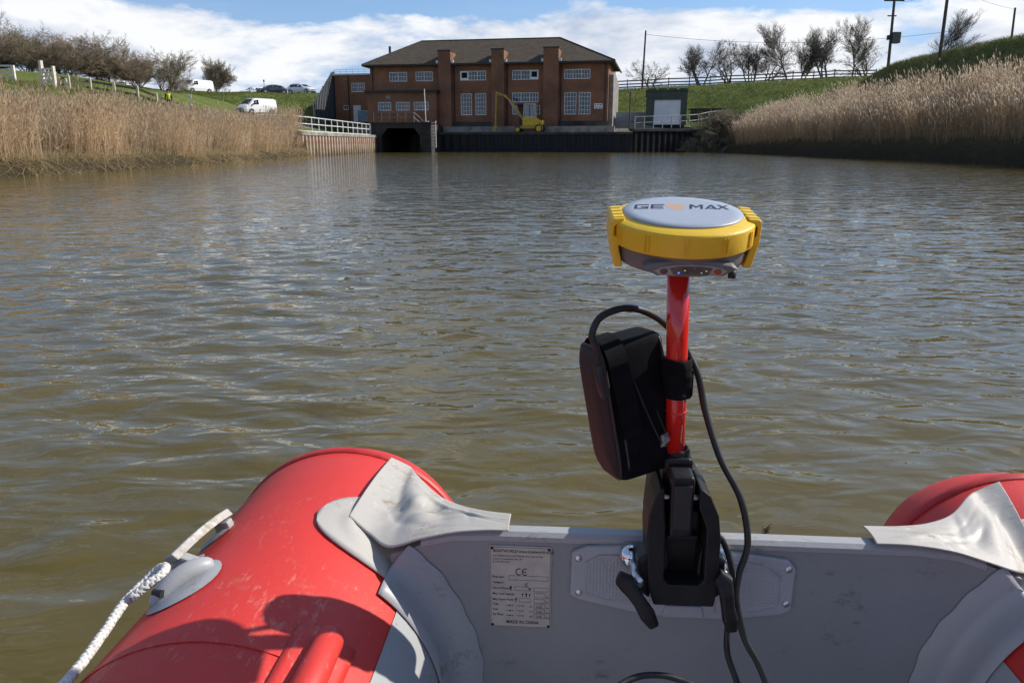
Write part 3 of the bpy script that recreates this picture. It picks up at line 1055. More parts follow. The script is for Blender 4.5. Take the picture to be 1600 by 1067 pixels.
def post_rail(label, posts, rails=(.95, .5), ph_=1.2, w=.15, ground=True, mat=TIMBER, rmat=TIMBER_D, drop=.25):
    zs = [Hz(*p[:2]) if len(p) == 2 else p[2] for p in posts]
    b = Vector((posts[0][0], posts[0][1], zs[0]))
    o = thing('timber_fence', label, 'fence', b)
    L = [Vector((p[0], p[1], z)) - b for p, z in zip(posts, zs)]
    for i, p in enumerate(L):
        ww = w * 1.5 if i in () else w
        m = MB()
        h_ = ph_
        m.box(p.x - ww / 2, p.x + ww / 2, p.y - ww / 2, p.y + ww / 2, p.z - drop, p.z + h_)
        m.add([(p.x - ww / 2, p.y - ww / 2, p.z + h_), (p.x + ww / 2, p.y - ww / 2, p.z + h_), (p.x + ww / 2, p.y + ww / 2, p.z + h_), (p.x - ww / 2, p.y + ww / 2, p.z + h_), (p.x, p.y, p.z + h_ + .06)],
              [(0, 1, 4), (1, 2, 4), (2, 3, 4), (3, 0, 4)])
        m.build('post', mat, o)
    for a, c_ in zip(L[:-1], L[1:]):
        for h_ in rails:
            off = Vector((0, w / 2 + .025, h_))
            MB().bar(a + off, c_ + off, .06, .17).build('rail', rmat, o)
    return o


post_rail('brown timber post and rail fence running along the grassy left bank below the gate', [(-33.98, 62.0), (-32.88, 63.0), (-31.30, 63.5), (-29.73, 64.0), (-28.5, 64.5)])
post_rail('timber handrail fence descending beside the stone steps to the yard', [(-28.3, 64.75), (-26.47, 66.2), (-25.2, 66.6)], ph_=1.2)
post_rail('short level timber fence at the foot of the steps behind the reeds', [(-24.9, 66.8), (-22.9, 71.0), (-21.0, 69.5)], ph_=1.2, w=.2)
post_rail('small timber fence stub between the pale gate and the first tall post', [(-34.85, 62.3), (-34.3, 62.15)], ph_=.95)


def field_gate(label, loc, length, rz, height=1.35, tallpost=True):
    g_ = thing('field_gate', label, 'gate', loc, rz)
    MB().box(-.11, .11, -.11, .11, -.3, height + (.55 if tallpost else .15)).build('hanging_post', NEW_WOOD, g_)
    MB().box(length - .1, length + .1, -.1, .1, -.3, height + .12).build('latch_post', NEW_WOOD, g_)
    for h_ in (.22, .48, .76, 1.02, 1.28):
        MB().box(.13, length - .12, -.05, .03, h_ - .06, h_ + .06).build('bar', NEW_WOOD, g_)
    MB().bar((.13, .06, 1.25), (length - .12, .06, .25), .05, .1).build('brace', NEW_WOOD, g_)
    MB().bar((.13, .063, .25), (length * .55, .063, 1.25), .05, .1).build('brace', NEW_WOOD, g_)
    return g_


field_gate('pale five bar timber gate with one tall post on the left bank', (-35.95, 62.0, Hz(-35.95, 62) + .1), 1.15, R(-18))
field_gate('pale low timber gate cut by the left edge of the picture', (-40.5, 60.0, Hz(-40.5, 60) - .75), 3.5, R(3), 1.2, False)

STONE = nmat('pale_step_stone', (.36, .32, .26), (.55, .50, .42), 5, .9, .006, 20)


def steps(label, a, b, n, w):
    o = thing('stone_steps', label, 'steps', a)
    a_, b_ = Vector(a), Vector(b)
    for k in range(n):
        p = a_.lerp(b_, (k + .5) / n) - a_
        p.z = Hz(a_.x + p.x, a_.y + p.y) - a_.z
        MB().obox((p.x, p.y, p.z + .05), ((b_ - a_).length / n * .92, w, .26), Matrix.Rotation(math.atan2(b_.y - a_.y, b_.x - a_.x) + random.uniform(-.05, .05), 3, 'Z')).build('step', STONE, o, bevel=.02)
    return o


steps('pale stone steps under the pale five bar gate', (-36.6, 61.3, Hz(-36.6, 61.3)), (-33.9, 61.6, Hz(-33.9, 61.6)), 8, .7)
steps('pale stone steps below the walking person', (-28.7, 64.2, Hz(-28.7, 64.2)), (-25.3, 65.9, Hz(-25.3, 65.9)), 10, .9)

# small white marker board by the steps
mk = thing('marker_board', 'small white marker board on a stick behind the steps', 'sign', (-27.6, 69.0, Hz(-27.6, 69)))
MB().tube([(0, 0, 0), (0, 0, 1.4)], .025, 6).build('stick', GREY_STEEL, mk)
MB().box(-.12, .12, -.03, .0, 1.3, 1.62).build('board', WHITE_PAINT, mk)

# ================================================================ vehicles
TYRE = nmat('tyre_rubber', (.012, .012, .012), (.025, .025, .025), 8, .8)
RIM = nmat('wheel_rim', (.30, .30, .31), (.45, .45, .46), 6, .35, metal=.7)
CARGLASS = NT('vehicle_glass').set(color=(.010, .012, .014), rough=.12, spec=.25)
LAMP = NT('headlamp_lens').set(color=(.65, .66, .68), rough=.08, spec=.8)
TAIL = NT('tail_lamp_lens').set(color=(.35, .01, .01), rough=.1)
TRIM = nmat('black_trim', (.012, .012, .013), (.03, .03, .03), 8, .55)


def paint(name, col):
    t = NT(name)
    m_ = t.set(color=t.mix(t.math('MULTIPLY', t.noise(t.coords(), 3, 4), .25), col, tuple(x * .7 for x in col)), rough=.28)
    t.b.inputs['Coat Weight'].default_value = .4
    return m_


VPAINT = {'white': paint('white_body_paint', (.78, .78, .77)), 'dark': paint('dark_blue_body_paint', (.02, .026, .045))}

# stations: x, roof height, belt height, half width at belt, half width at top
VAN = [(-2.42, 1.25, 1.05, .86, .80), (-2.36, 1.84, 1.08, .92, .78), (-2.1, 1.93, 1.10, .94, .79), (0.5, 1.93, 1.10, .95, .79), (.95, 1.86, 1.08, .95, .77), (1.72, 1.20, 1.05, .94, .80), (2.15, 1.03, .95, .90, .74), (2.42, .82, .74, .76, .62)]
SUV = [(-2.12, 1.02, .92, .78, .70), (-2.06, 1.12, .95, .84, .70), (-1.72, 1.46, .97, .88, .62), (-1.0, 1.56, .97, .90, .64), (.05, 1.54, .96, .90, .64), (.35, 1.46, .95, .90, .64), (1.02, 1.03, .93, .89, .72), (1.75, .93, .86, .85, .68), (2.12, .74, .66, .72, .58)]
CAR = [(-2.15, .95, .86, .76, .66), (-1.95, 1.02, .9, .84, .66), (-1.35, 1.38, .92, .87, .58), (-.6, 1.45, .92, .88, .60), (.1, 1.42, .91, .88, .60), (.42, 1.34, .9, .88, .61), (1.05, .95, .87, .87, .70), (1.8, .84, .78, .82, .66), (2.15, .66, .6, .7, .56)]


def vehicle(name, label, stn, col, loc, rz, side_windows, ws_i, rear_i=None, wheels=(-1.5, 1.48), wr=.33, cat='car', group=None):
    o = thing(name, label, cat, loc, rz, group)
    body = MB()
    secs = []
    for x_, zt, zb_, hw, ht in stn:
        zl = .30 if -2.0 < x_ < 2.0 else .36
        sec = [(-hw * .94, zl), (-hw, (zl + zb_) / 2), (-hw * .985, zb_), (-ht - .0, zt - .07), (-ht + .13, zt - .005), (0, zt + .015)]
        sec = sec + [(-y, z) for y, z in reversed(sec[:-1])]
        secs.append([(x_, y, z) for y, z in sec])
    n = len(secs[0])
    body.grid([p for s in secs for p in s], len(secs), n)
    body.add(secs[0], [tuple(range(n))])
    body.add(secs[-1], [tuple(reversed(range(n)))])
    for i in range(len(secs) - 1):
        body.add([secs[i][0], secs[i + 1][0], secs[i + 1][-1], secs[i][-1]], [(0, 1, 2, 3)])
    body.build('body', VPAINT[col], o)

    def at(x_):
        for a, b in zip(stn[:-1], stn[1:]):
            if a[0] <= x_ <= b[0]:
                u = (x_ - a[0]) / (b[0] - a[0])
                return [a[k] + (b[k] - a[k]) * u for k in range(5)]
        return stn[-1]

    for sgn in (-1, 1):
        for xa, xb, lo, hi in side_windows:
            m_ = MB()
            ring = []
            for x_, f_ in ((xa, lo), (xb, lo), (xb, hi), (xa, hi)):
                _, zt, zb_, hw, ht = at(x_)
                f2 = f_
                y_ = hw * .985 + (ht - hw * .985) * f2 + .012
                ring.append((x_, sgn * y_, zb_ + (zt - .07 - zb_) * f2))
            m_.add(ring, [(0, 1, 2, 3)])
            m_.build('side_window', CARGLASS, o, solid=.012)
        for xw in wheels:
            _, zt, zb_, hw, ht = at(xw)
            wo = MB().revolve([(.0, -.10), (wr, -.10), (wr, .10), (0, .10)], 20, (xw, sgn * (hw - .085), wr), 'Y').build('wheel', TYRE, o)
            MB().revolve([(.0, -.012), (wr * .62, -.012), (wr * .55, .012), (0, .012)], 16, (xw, sgn * (hw + .02), wr), 'Y').build('rim', RIM, wo)
            MB().revolve([(wr * 1.03, -.01), (wr * 1.17, -.01), (wr * 1.17, .012), (wr * 1.03, .012)], 20, (xw, sgn * (hw - .006), wr + .02), 'Y', closed=True).build('wheel_arch', TRIM, o)
    for nm, i in (('windscreen', ws_i), ('rear_window', rear_i)):
        if i is None:
            continue
        a, b = secs[i], secs[i + 1]
        nrm = (Vector(b[5]) - Vector(a[5])).cross(Vector((0, 1, 0))).normalized() * -.014
        if nrm.z < 0:
            nrm = -nrm
        pa, pb = [Vector(a[k]) for k in (4, 6)], [Vector(b[k]) for k in (4, 6)]
        quad = [pa[0].lerp(pb[0], .1), pb[0].lerp(pa[0], .08), pb[1].lerp(pa[1], .08), pa[1].lerp(pb[1], .1)]
        MB().add([q_ + nrm for q_ in quad], [(0, 1, 2, 3)]).build(nm, CARGLASS, o, solid=.012)
    fx, rx = stn[-1], stn[0]
    for sgn in (-1, 1):
        MB().obox((fx[0] - .10, sgn * fx[3] * .80, fx[2] - .02), (.26, .30, .13), Matrix.Rotation(-sgn * .45, 3, 'Z')).build('headlight', LAMP, o, bevel=.03)
        MB().obox((rx[0] + .0, sgn * rx[3] * .86, rx[2] - .05), (.08, .14, .34)).build('tail_light', TAIL, o, bevel=.02)
        MB().obox((stn[ws_i][0] + .35, sgn * (stn[ws_i][3] + .10), stn[ws_i][2] + .12), (.12, .2, .2)).build('mirror', TRIM, o, bevel=.03)
    MB().obox((fx[0] - .01, 0, .62), (.06, fx[3] * 1.15, .12)).build('grille', TRIM, o)
    MB().obox((fx[0] - .06, 0, .42), (.2, fx[3] * 1.7, .16)).build('front_bumper', TRIM, o, bevel=.03)
    MB().obox((rx[0] + .04, 0, .46), (.14, rx[3] * 1.8, .2)).build('rear_bumper', TRIM, o, bevel=.03)
    return o


def on_ground(x, y, dz=0.0):
    return (x, y, Hz(x, y) + dz)


van_sw = [(.35, 1.05, .15, .86)]
vehicle('parked_van', 'white panel van parked low in the yard before the grass slope', VAN, 'white', on_ground(-30.6, 96.0, .02), R(238), van_sw, 4, None, cat='van')
vehicle('parked_van', 'white panel van on the embankment beside the round bush', VAN, 'white', on_ground(-46.6, 119.2, .05), R(240), van_sw, 4, None, cat='van')
vehicle('parked_car', 'low white saloon car on the embankment, left of the dark car', CAR, 'white', on_ground(-38.9, 121.5, -.25), R(222), [(-1.25, -.4, .15, .85), (-.3, .5, .15, .85)], 5, 1)
vehicle('parked_car', 'dark blue car parked on the embankment between two white cars', CAR, 'dark', on_ground(-36.0, 120.8, -.05), R(226), [(-1.25, -.4, .15, .85), (-.3, .5, .15, .85)], 5, 1)
vehicle('parked_car', 'white hatchback on the embankment nearest the brick annex', SUV, 'white', on_ground(-31.2, 119.8, .0), R(-28), [(-1.6, -.75, .15, .85), (-.65, .45, .15, .85)], 5, 1)
sp_ = thing('lamp_post', 'short dark post between the low white car and the dark car', 'post', on_ground(-37.6, 122.5))
MB().tube([(0, 0, 0), (0, 0, 2.0)], .05, 6).build('pole', DARK_PAINT, sp_)
MB().tube([(0, 0, 1.98), (0, 0, 2.25)], .12, 8).build('lamp_head', DARK_PAINT, sp_)

# ================================================================ excavator on the quay (local x along the quay)
YEL = nmat('yellow_machine_paint', (.50, .30, .012), (.66, .42, .02), 3, .45)
YELD = nmat('worn_yellow_paint', (.30, .20, .03), (.52, .34, .03), 4, .6)
ex_ = thing('excavator', 'yellow wheeled excavator with raised boom on the quay', 'excavator', ph_pt(20.0, -3.4, 2.33), PH_A)
MB().box(-.5, 2.1, -.75, .75, .30, .62).build('chassis', YELD, ex_, bevel=.04)
for x_, r_ in ((-.5, .36), (2.0, .46)):
    for sgn in (-1, 1):
        w_ = MB().revolve([(0, -.17), (r_, -.17), (r_ + .03, 0), (r_, .17), (0, .17)], 18, (x_, sgn * .85, r_ - .14), 'Y').build('wheel', TYRE, ex_)
        MB().revolve([(0, -.03), (r_ * .68, -.03), (r_ * .58, .03), (0, .03)], 14, (x_, sgn * 1.03, r_ - .14), 'Y').build('rim', YEL, w_)
MB().prism([(.02, .63), (2.0, .63), (2.1, 1.2), (1.6, 1.55), (.02, 1.55)], -.72, .72, 'Y').build('engine_body', YEL, ex_, bevel=.05)
m = MB()
c0 = [(0.15, -.66), (1.52, -.66), (1.52, .30), (.15, .30)]
for x_, y_ in c0:
    m.bar((x_, y_, 1.55), (x_ + (.08 if x_ < 1 else -.05), y_, 3.0), .10, .10)
m.box(.18, 1.52, -.70, .34, 3.0, 3.12)
m.box(.10, 1.57, -.71, .35, 1.55, 1.70)
cab_ = m.build('cab', nmat('cab_paint', (.42, .38, .26), (.58, .54, .42), 3, .5), ex_)
MB().box(.28, .82, -.675, -.655, 1.72, 2.95).build('side_window', NT('cab_glass').set(color=(.22, .25, .28), rough=.08), cab_)
MB().box(.90, 1.42, -.676, -.656, 1.72, 2.95).build('side_window', NT('cab_glass_b').set(color=(.20, .23, .26), rough=.08), cab_)
MB().box(.17, .19, -.55, .2, 1.72, 2.95).build('front_window', CARGLASS, cab_)
m = MB()
m.bar((.1, -.1, 1.25), (-1.35, -.1, 3.35), .26, .20, (0, 1, 0))
m.bar((-1.3, -.1, 3.30), (-2.35, -.1, 4.15), .20, .30, (0, 1, 0))
m.bar((-2.3, -.1, 4.10), (-3.25, -.1, 4.45), .18, .24, (0, 1, 0))
m.build('boom', YELD, ex_, bevel=.02)
m = MB()
m.bar((-3.18, -.1, 4.5), (-3.30, -.1, .75), .16, .24, (0, 1, 0))
m.build('dipper_arm', YELD, ex_, bevel=.02)
m = MB()
m.tube([(-.4, -.22, 1.7), (-1.7, -.22, 3.55)], .06, 6)
m.tube([(-1.9, -.1, 4.05), (-3.1, -.1, 4.1)], .05, 6)
m.build('hydraulic_ram', GREY_STEEL, ex_)
m = MB()
m.prism([(-3.42, .75), (-3.16, .75), (-3.05, .35), (-3.28, .05), (-3.62, .15), (-3.50, .45)], -.30, .10, 'Y')
m.build('bucket', YELD, ex_, bevel=.02)
MB().obox((2.25, 0, 1.0), (.35, 1.3, .5)).build('counterweight', YEL, ex_, bevel=.06)
MB().tube([(1.75, .4, 1.5), (1.75, .4, 2.0)], .05, 6).build('exhaust', DARK_PAINT, ex_)

# ================================================================ person coming down the steps
def person(loc, rz):
    o = thing('person', 'person in dark clothes and yellow vest walking down the steps', 'person', loc, rz)
    V = [(0, 0, .95), (0, .0, 1.15), (0, .02, 1.40), (0, .03, 1.50), (0, .05, 1.60), (0, .06, 1.70),      # spine 0-5
         (.10, 0, .90), (.11, .10, .52), (.11, .06, .10), (.11, .20, .05),                                   # right leg 6-9
         (-.10, 0, .90), (-.11, -.06, .50), (-.11, -.22, .12), (-.11, -.10, .05),                              # left leg 10-13
         (.19, .02, 1.40), (.25, -.04, 1.12), (.25, .08, .90), (.25, .12, .82),                               # right arm 14-17
         (-.19, .02, 1.40), (-.25, .04, 1.13), (-.23, .22, .98), (-.22, .28, .93)]                           # left arm 18-21
    E_ = [(0, 1), (1, 2), (2, 3), (3, 4), (4, 5), (0, 6), (6, 7), (7, 8), (8, 9), (0, 10), (10, 11), (11, 12), (12, 13), (2, 14), (14, 15), (15, 16), (16, 17), (2, 18), (18, 19), (19, 20), (20, 21)]
    rad = [.16, .15, .17, .065, .09, .10, .10, .075, .055, .05, .10, .075, .055, .05, .07, .055, .045, .04, .07, .055, .045, .04]
    me = bpy.data.meshes.new('body')
    me.from_pydata(V, E_, [])
    b = bpy.data.objects.new('body', me)
    COL.objects.link(b)
    b.parent = o
    sk = b.modifiers.new('skin', 'SKIN')
    for i, r_ in enumerate(rad):
        me.skin_vertices[0].data[i].radius = (r_, r_)
    me.skin_vertices[0].data[0].use_root = True
    ss = b.modifiers.new('subdivision', 'SUBSURF')
    ss.levels = ss.render_levels = 2
    t = NT('dark_clothing_and_skin')
    tc_ = t.new('ShaderNodeTexCoord')
    sx_ = t.new('ShaderNodeSeparateXYZ')
    t.link(tc_.outputs['Object'], sx_.inputs[0])
    c_ = t.ramp(t.math('MULTIPLY', sx_.outputs[2], .5), [(0.0, (.012, .012, .014)), (.05, (.012, .012, .014)), (.06, (.018, .02, .03)), (.47, (.018, .02, .03)), (.48, (.02, .02, .022)), (.755, (.02, .02, .022)), (.765, (.38, .22, .16)), (.85, (.38, .22, .16))])
    t.set(color=c_, rough=.85)
    me.materials.append(t.m)
    HV = nmat('hi_vis_yellow', (.50, .60, .02), (.62, .72, .03), 5, .6)
    m = MB()
    rings = []
    for z, a_, b_ in ((.98, .185, .15), (1.1, .175, .14), (1.25, .18, .145), (1.38, .20, .15), (1.45, .15, .12)):
        rings.append([(a_ * math.cos(k / 14 * math.tau), .01 + b_ * math.sin(k / 14 * math.tau), z) for k in range(14)])
    pts = [p for r_ in rings for p in r_]
    m.add(pts, [(i * 14 + k, i * 14 + (k + 1) % 14, (i + 1) * 14 + (k + 1) % 14, (i + 1) * 14 + k) for i in range(4) for k in range(14)])
    m.build('vest', HV, o, smooth=True, solid=.012)
    m = MB()
    m.revolve([(.112, 0.0), (.118, .05), (.10, .12), (.05, .155), (0, .16)], 14, (0, .055, 1.66))
    m.build('hair', nmat('dark_cap', (.012, .01, .009), (.03, .024, .02), 9, .9), o, smooth=True)
    m = MB()
    m.obox((0, .165, 1.63), (.03, .05, .05))
    for s_ in (-.035, .035):
        m.obox((s_, .150, 1.668), (.02, .012, .012))
    m.build('face', nmat('face_features', (.30, .16, .11), (.36, .2, .15), 9, .7), o, bevel=.006)
    return o


person((-27.7, 64.9, Hz(-27.7, 64.9) + .12), R(40))


# ================================================================ poles and wires
POLE_W = nmat('creosoted_pole', (.05, .038, .028), (.12, .095, .07), 4, .9, stretch=(3, 3, .3))


def utility_pole(label, top, base, r=.14, arm=False, box=False):
    z0 = Hz(base[0], base[1])
    o = thing('utility_pole', label, 'pole', (base[0], base[1], z0 - .3))
    b = Vector((base[0], base[1], z0 - .3))
    MB().tube([(0, 0, 0), Vector(top) - b], [r, r * .75], 8).build('pole', POLE_W, o)
    tp = Vector(top) - b
    if arm:
        MB().bar(tp + Vector((-.9, 0, -.25)), tp + Vector((.9, 0, -.25)), .12, .14).build('crossarm', POLE_W, o)
        for s_ in (-.8, 0, .8):
            MB().tube([tp + Vector((s_, 0, -.18)), tp + Vector((s_, 0, .08))], .05, 6).build('insulator', LEAD, o)
    if box:
        MB().box(tp.x + .12, tp.x + .85, tp.y - .35, tp.y + .35, tp.z - 3.9, tp.z - 2.95).build('transformer', nmat('transformer_grey', (.05, .055, .06), (.1, .105, .11), 3, .5), o, bevel=.05)
        MB().bar(tp + Vector((-.45, 0, -1.55)), tp + Vector((.35, 0, -1.55)), .08, .1).build('bracket', POLE_W, o)
        MB().box(tp.x - .25, tp.x - .1, tp.y - .15, tp.y + .15, tp.z - 3.6, tp.z - 3.2).build('fuse_box', DARK_PAINT, o)
    return o


utility_pole('slim dark pole just right of the pumping station roof', (18.9, 116, 16.4), (18.7, 116.0), .15)
utility_pole('tall pole with crossarm and grey transformer above the right mound', (34.6, 75, 13.75), (34.75, 75.0), .15, True, True)
utility_pole('plain tall pole right of the transformer pole, cut by the top edge', (31.5, 60, 12.4), (31.5, 60.0), .14, True)
utility_pole('short pole at the far right edge above the grass mound', (42.6, 70, 12.1), (42.8, 70.0), .11)


def wire(label, a, b, sag, r=.018):
    P = [Vector(a).lerp(Vector(b), k / 24) - Vector((0, 0, sag * 4 * (k / 24) * (1 - k / 24))) - Vector(a) for k in range(25)]
    o = MB().tube(P, r, 5).build('overhead_wire', DARK_PAINT)
    o.location = a
    tag(o, label, 'wire')


wire('overhead wire sagging right from the slim pole behind the shed', (18.9, 116, 15.9), (60, 112, 15.8), 1.3, .022)
wire('overhead wire between the transformer pole and the plain tall pole', (34.6, 75, 13.5), (31.5, 60, 12.2), .5, .014)
wire('overhead wire from the plain tall pole to the short right edge pole', (31.5, 60, 12.1), (42.6, 70, 12.0), .25, .014)

# ================================================================ bare trees and bushes
def grow_tree(seed, height, spread, levels, r0, stems=1, up=.25, nchild=(3, 5), seglen=None, wander=.22, minr=.012, first=.3):
    """returns (limb segments, twig segments) as arrays p0,p1,r0,r1"""
    g = random.Random(seed)
    limbs, twigs = [], []

    def branch(p, d, length, r, lev):
        n = 4 if lev < 2 else 3
        step = length / n
        for i in range(n):
            wd = wander * (1.0 if lev < 2 else .55)
            d = (d + Vector((g.gauss(0, wd), g.gauss(0, wd), g.gauss(0, wd) + up * (.35 if lev else .1)))).normalized()
            q = p + d * step
            r2 = max(minr, r * (.80 if lev else .84))
            (limbs if lev < 2 else twigs).append((p, q, r, r2))
            if lev < levels and (i + 1) / n >= (first if lev == 0 else .2):
                for _ in range(g.randint(*nchild) if lev < levels - 1 else g.randint(nchild[0], nchild[1] + 1)):
                    ax = Vector((g.gauss(0, 1), g.gauss(0, 1), g.gauss(0, .35)))
                    ax = (ax - d * ax.dot(d))
                    if ax.length < 1e-3:
                        continue
                    ax.normalize()
                    ang = g.uniform(.45, .95) * spread
                    nd = (d * math.cos(ang) + ax * math.sin(ang)).normalized()
                    branch(q, nd, length * g.uniform(.42, .62), r2 * g.uniform(.42, .62), lev + 1)
            p, r = q, r2
        return p

    for s in range(stems):
        a = g.uniform(0, math.tau)
        lean = 0 if stems == 1 else g.uniform(.1, .6)
        off = Vector((math.cos(a), math.sin(a), 0)) * (0 if stems == 1 else g.uniform(0, .5))
        branch(off, Vector((math.cos(a) * lean, math.sin(a) * lean, 1)).normalized(), height * g.uniform(.6, .75), r0, 0)
    return limbs, twigs


def seg_mesh(name, segs, n, mat):
    P0 = np.array([s[0] for s in segs], dtype=np.float32)
    P1 = np.array([s[1] for s in segs], dtype=np.float32)
    r0 = np.array([s[2] for s in segs], dtype=np.float32)[:, None]
    r1 = np.array([s[3] for s in segs], dtype=np.float32)[:, None]
    D = P1 - P0
    D /= np.linalg.norm(D, axis=1, keepdims=True) + 1e-9
    ref = np.where(np.abs(D[:, 2:3]) < .9, np.array([[0, 0, 1.0]]), np.array([[1.0, 0, 0]]))
    A = np.cross(D, ref)
    A /= np.linalg.norm(A, axis=1, keepdims=True) + 1e-9
    B = np.cross(D, A)
    V = []
    for P, r in ((P0, r0), (P1, r1)):
        for k in range(n):
            a = math.tau * k / n
            V.append(P + (A * math.cos(a) + B * math.sin(a)) * r)
    V = np.stack(V, 1)
    m_ = len(segs)
    base = (np.arange(m_) * 2 * n)[:, None]
    Q = []
    for k in range(n):
        Q.append(base + np.array([[k, (k + 1) % n, n + (k + 1) % n, n + k]]))
    Q = np.concatenate(Q, 0)
    o = np_mesh(name, V.reshape(-1, 3), Q, None, mat, True)
    me = o.data
    bpy.data.objects.remove(o)
    return me


BARK = nmat('grey_bark', (.07, .06, .048), (.16, .14, .11), 3, .95, stretch=(2, 2, .5))
BARK_P = nmat('pale_bark', (.10, .085, .06), (.20, .175, .13), 3, .95, stretch=(2, 2, .5))
TWIG_D = nmat('dark_twigs', (.12, .10, .082), (.22, .19, .155), .8, .95)
TWIG_B = nmat('brown_twigs', (.22, .16, .115), (.38, .29, .21), .8, .95)
TWIG_G = nmat('olive_twigs', (.18, .15, .10), (.33, .28, .185), .8, .95)


class Kind:
    def __init__(s, seed, bark, twig, **kw):
        l_, t_ = grow_tree(seed, **kw)
        zs = [x[1].z for x in l_ + t_]
        s.h = sorted(zs)[int(len(zs) * .995)]
        s.trunk = seg_mesh('trunk', l_, 5, bark)
        s.crown = seg_mesh('crown', t_, 3, twig)
        s.n = len(l_), len(t_)


def plant(kind, name, label, x, y, h, rz=0.0, sx_=1.0, cat='tree', group=None, dz=-.15):
    o = thing(name, label, cat, (x, y, Hz(x, y) + dz), rz, group)
    k = h / kind.h
    o.scale = (k * sx_, k * sx_, k)
    for nm, me in (('trunk', kind.trunk), ('crown', kind.crown)):
        c_ = bpy.data.objects.new(nm, me)
        COL.objects.link(c_)
        c_.parent = o
    return o


K_tall = Kind(3, BARK_P, TWIG_D, height=8.5, spread=.70, levels=4, r0=.17, up=.28, nchild=(2, 3), minr=.0085, first=.45, wander=.12)
K_round = Kind(8, BARK, TWIG_D, height=5.5, spread=.85, levels=4, r0=.14, stems=4, up=.18, nchild=(2, 2), minr=.0085, first=.3, wander=.14)
K_wide = Kind(15, BARK, TWIG_D, height=5, spread=1.0, levels=4, r0=.12, stems=4, up=.13, nchild=(1, 2), minr=.0095, first=.35, wander=.2)
K_bush = Kind(21, BARK, TWIG_B, height=4, spread=.95, levels=4, r0=.05, stems=8, up=.18, nchild=(1, 2), minr=.0075, first=.15, wander=.16)
K_bush2 = Kind(27, BARK, TWIG_G, height=4, spread=.9, levels=4, r0=.05, stems=9, up=.22, nchild=(1, 2), minr=.0075, first=.12, wander=.14)
K_dense = Kind(41, BARK, TWIG_G, height=4, spread=.9, levels=4, r0=.05, stems=9, up=.12, nchild=(2, 2), minr=.009, first=.05, wander=.16)
K_scrub = Kind(33, BARK, TWIG_G, height=2.2, spread=1.2, levels=3, r0=.03, stems=12, up=.05, nchild=(2, 3), minr=.008, first=.1, wander=.3)
for _k in (K_tall, K_round, K_wide, K_bush, K_bush2, K_dense, K_scrub):
    print('tree kind', _k.n, round(_k.h, 2))

G_R = 'bare trees along the right embankment'
for kd, lab, x, y, h, rz, s_ in (
        (K_wide, 'small pale bare tree close behind the slim pole', 21.5, 124, 4.6, 0, 1.2),
        (K_round, 'bare round tree standing alone, leftmost of the dark tree row', 29.2, 124, 6.8, 1, 1.05),
        (K_wide, 'low dark spreading bare tree second from the left of the row', 33.5, 125, 6.4, 2, 1.25),
        (K_round, 'dense dark bare tree left of the tallest pale tree', 37.0, 126, 6.5, 3, 1.1),
        (K_wide, 'small dark bare tree tucked against the tallest pale tree', 39.8, 127, 5.6, 4.4, 1.2),
        (K_tall, 'tallest pale bare tree with upright crown on the right embankment', 42.2, 124, 9.2, .6, 1.15),
        (K_round, 'dark bare tree just right of the tallest pale tree', 44.9, 126, 6.4, 5.1, 1.05),
        (K_round, 'broad dark bare tree before the two thin upright trees', 48.3, 125, 8.2, 2.2, 1.1),
        (K_tall, 'thin upright bare tree at the right end of the tree row', 52.4, 125, 9.0, 2.6, 1.1),
        (K_wide, 'low bare tree beside the foot of the transformer pole', 55.5, 127, 5.8, 1.7, 1.3),
        (K_tall, 'pale bare tree behind the mound between the two tall poles', 63.0, 122, 9.4, 4.0, 1.1)):
    plant(kd, 'bare_tree', lab, x, y, h, rz, s_, group=G_R)
for kd, lab, x, y, h, rz, s_ in (
        (K_bush, 'brown bare bush at the left edge behind the low gate', -48.5, 74, 5.2, 0, 1.4),
        (K_tall, 'thin pale sapling rising above the bushes at the left edge', -52.0, 80, 7.2, 0, .8),
        (K_bush2, 'low brown bush between the low gate and the five bar gate', -44.8, 75, 4.2, 1, 1.25),
        (K_bush, 'wide brown bush directly behind the five bar gate', -42.3, 77, 4.3, 2, 1.25),
        (K_bush2, 'tall olive brown bush above the first fence posts', -41.0, 82, 5.1, 3, 1.15),
        (K_bush, 'dense brown bush behind the middle of the fence', -38.3, 82, 4.0, 4, 1.2),
        (K_bush2, 'round olive bush behind the right end of the fence', -37.6, 88, 4.9, 5, 1.15),
        (K_bush, 'small brown bush sloping down right of the round olive bush', -38.6, 93, 2.4, .5, 1.2),
        (K_dense, 'low dense brown bush at the foot of the tall olive bush', -43.5, 86, 3.6, 1.1, 1.5),
        (K_dense, 'low dense bush closing the gap behind the middle fence posts', -40.5, 88, 3.4, 2.1, 1.5),
        (K_dense, 'low dense bush far left beyond the low gate', -50.5, 80, 4.2, 3.1, 1.5),
        (K_dense, 'dense brown bush behind the wide bush and the five bar gate', -47.0, 82, 3.8, .1, 1.5),
        (K_bush2, 'dense bush filling the gap behind the sloping bank at far left', -56.0, 86, 6.0, 2.9, 1.4),
        (K_bush, 'brown bush in the second row behind the five bar gate', -46.5, 84, 5.0, 3.9, 1.4),
        (K_dense, 'neat round bush behind the upper white van', -45.2, 123.5, 5.2, 5.7, .8)):
    plant(kd, 'bare_bush', lab, x, y, h * (1 if 'upper white van' in lab else .88), rz, s_ * (1 if 'upper white van' in lab else 1.2), 'bush' if kd is not K_tall else 'tree', group='bare bushes behind the left fence')
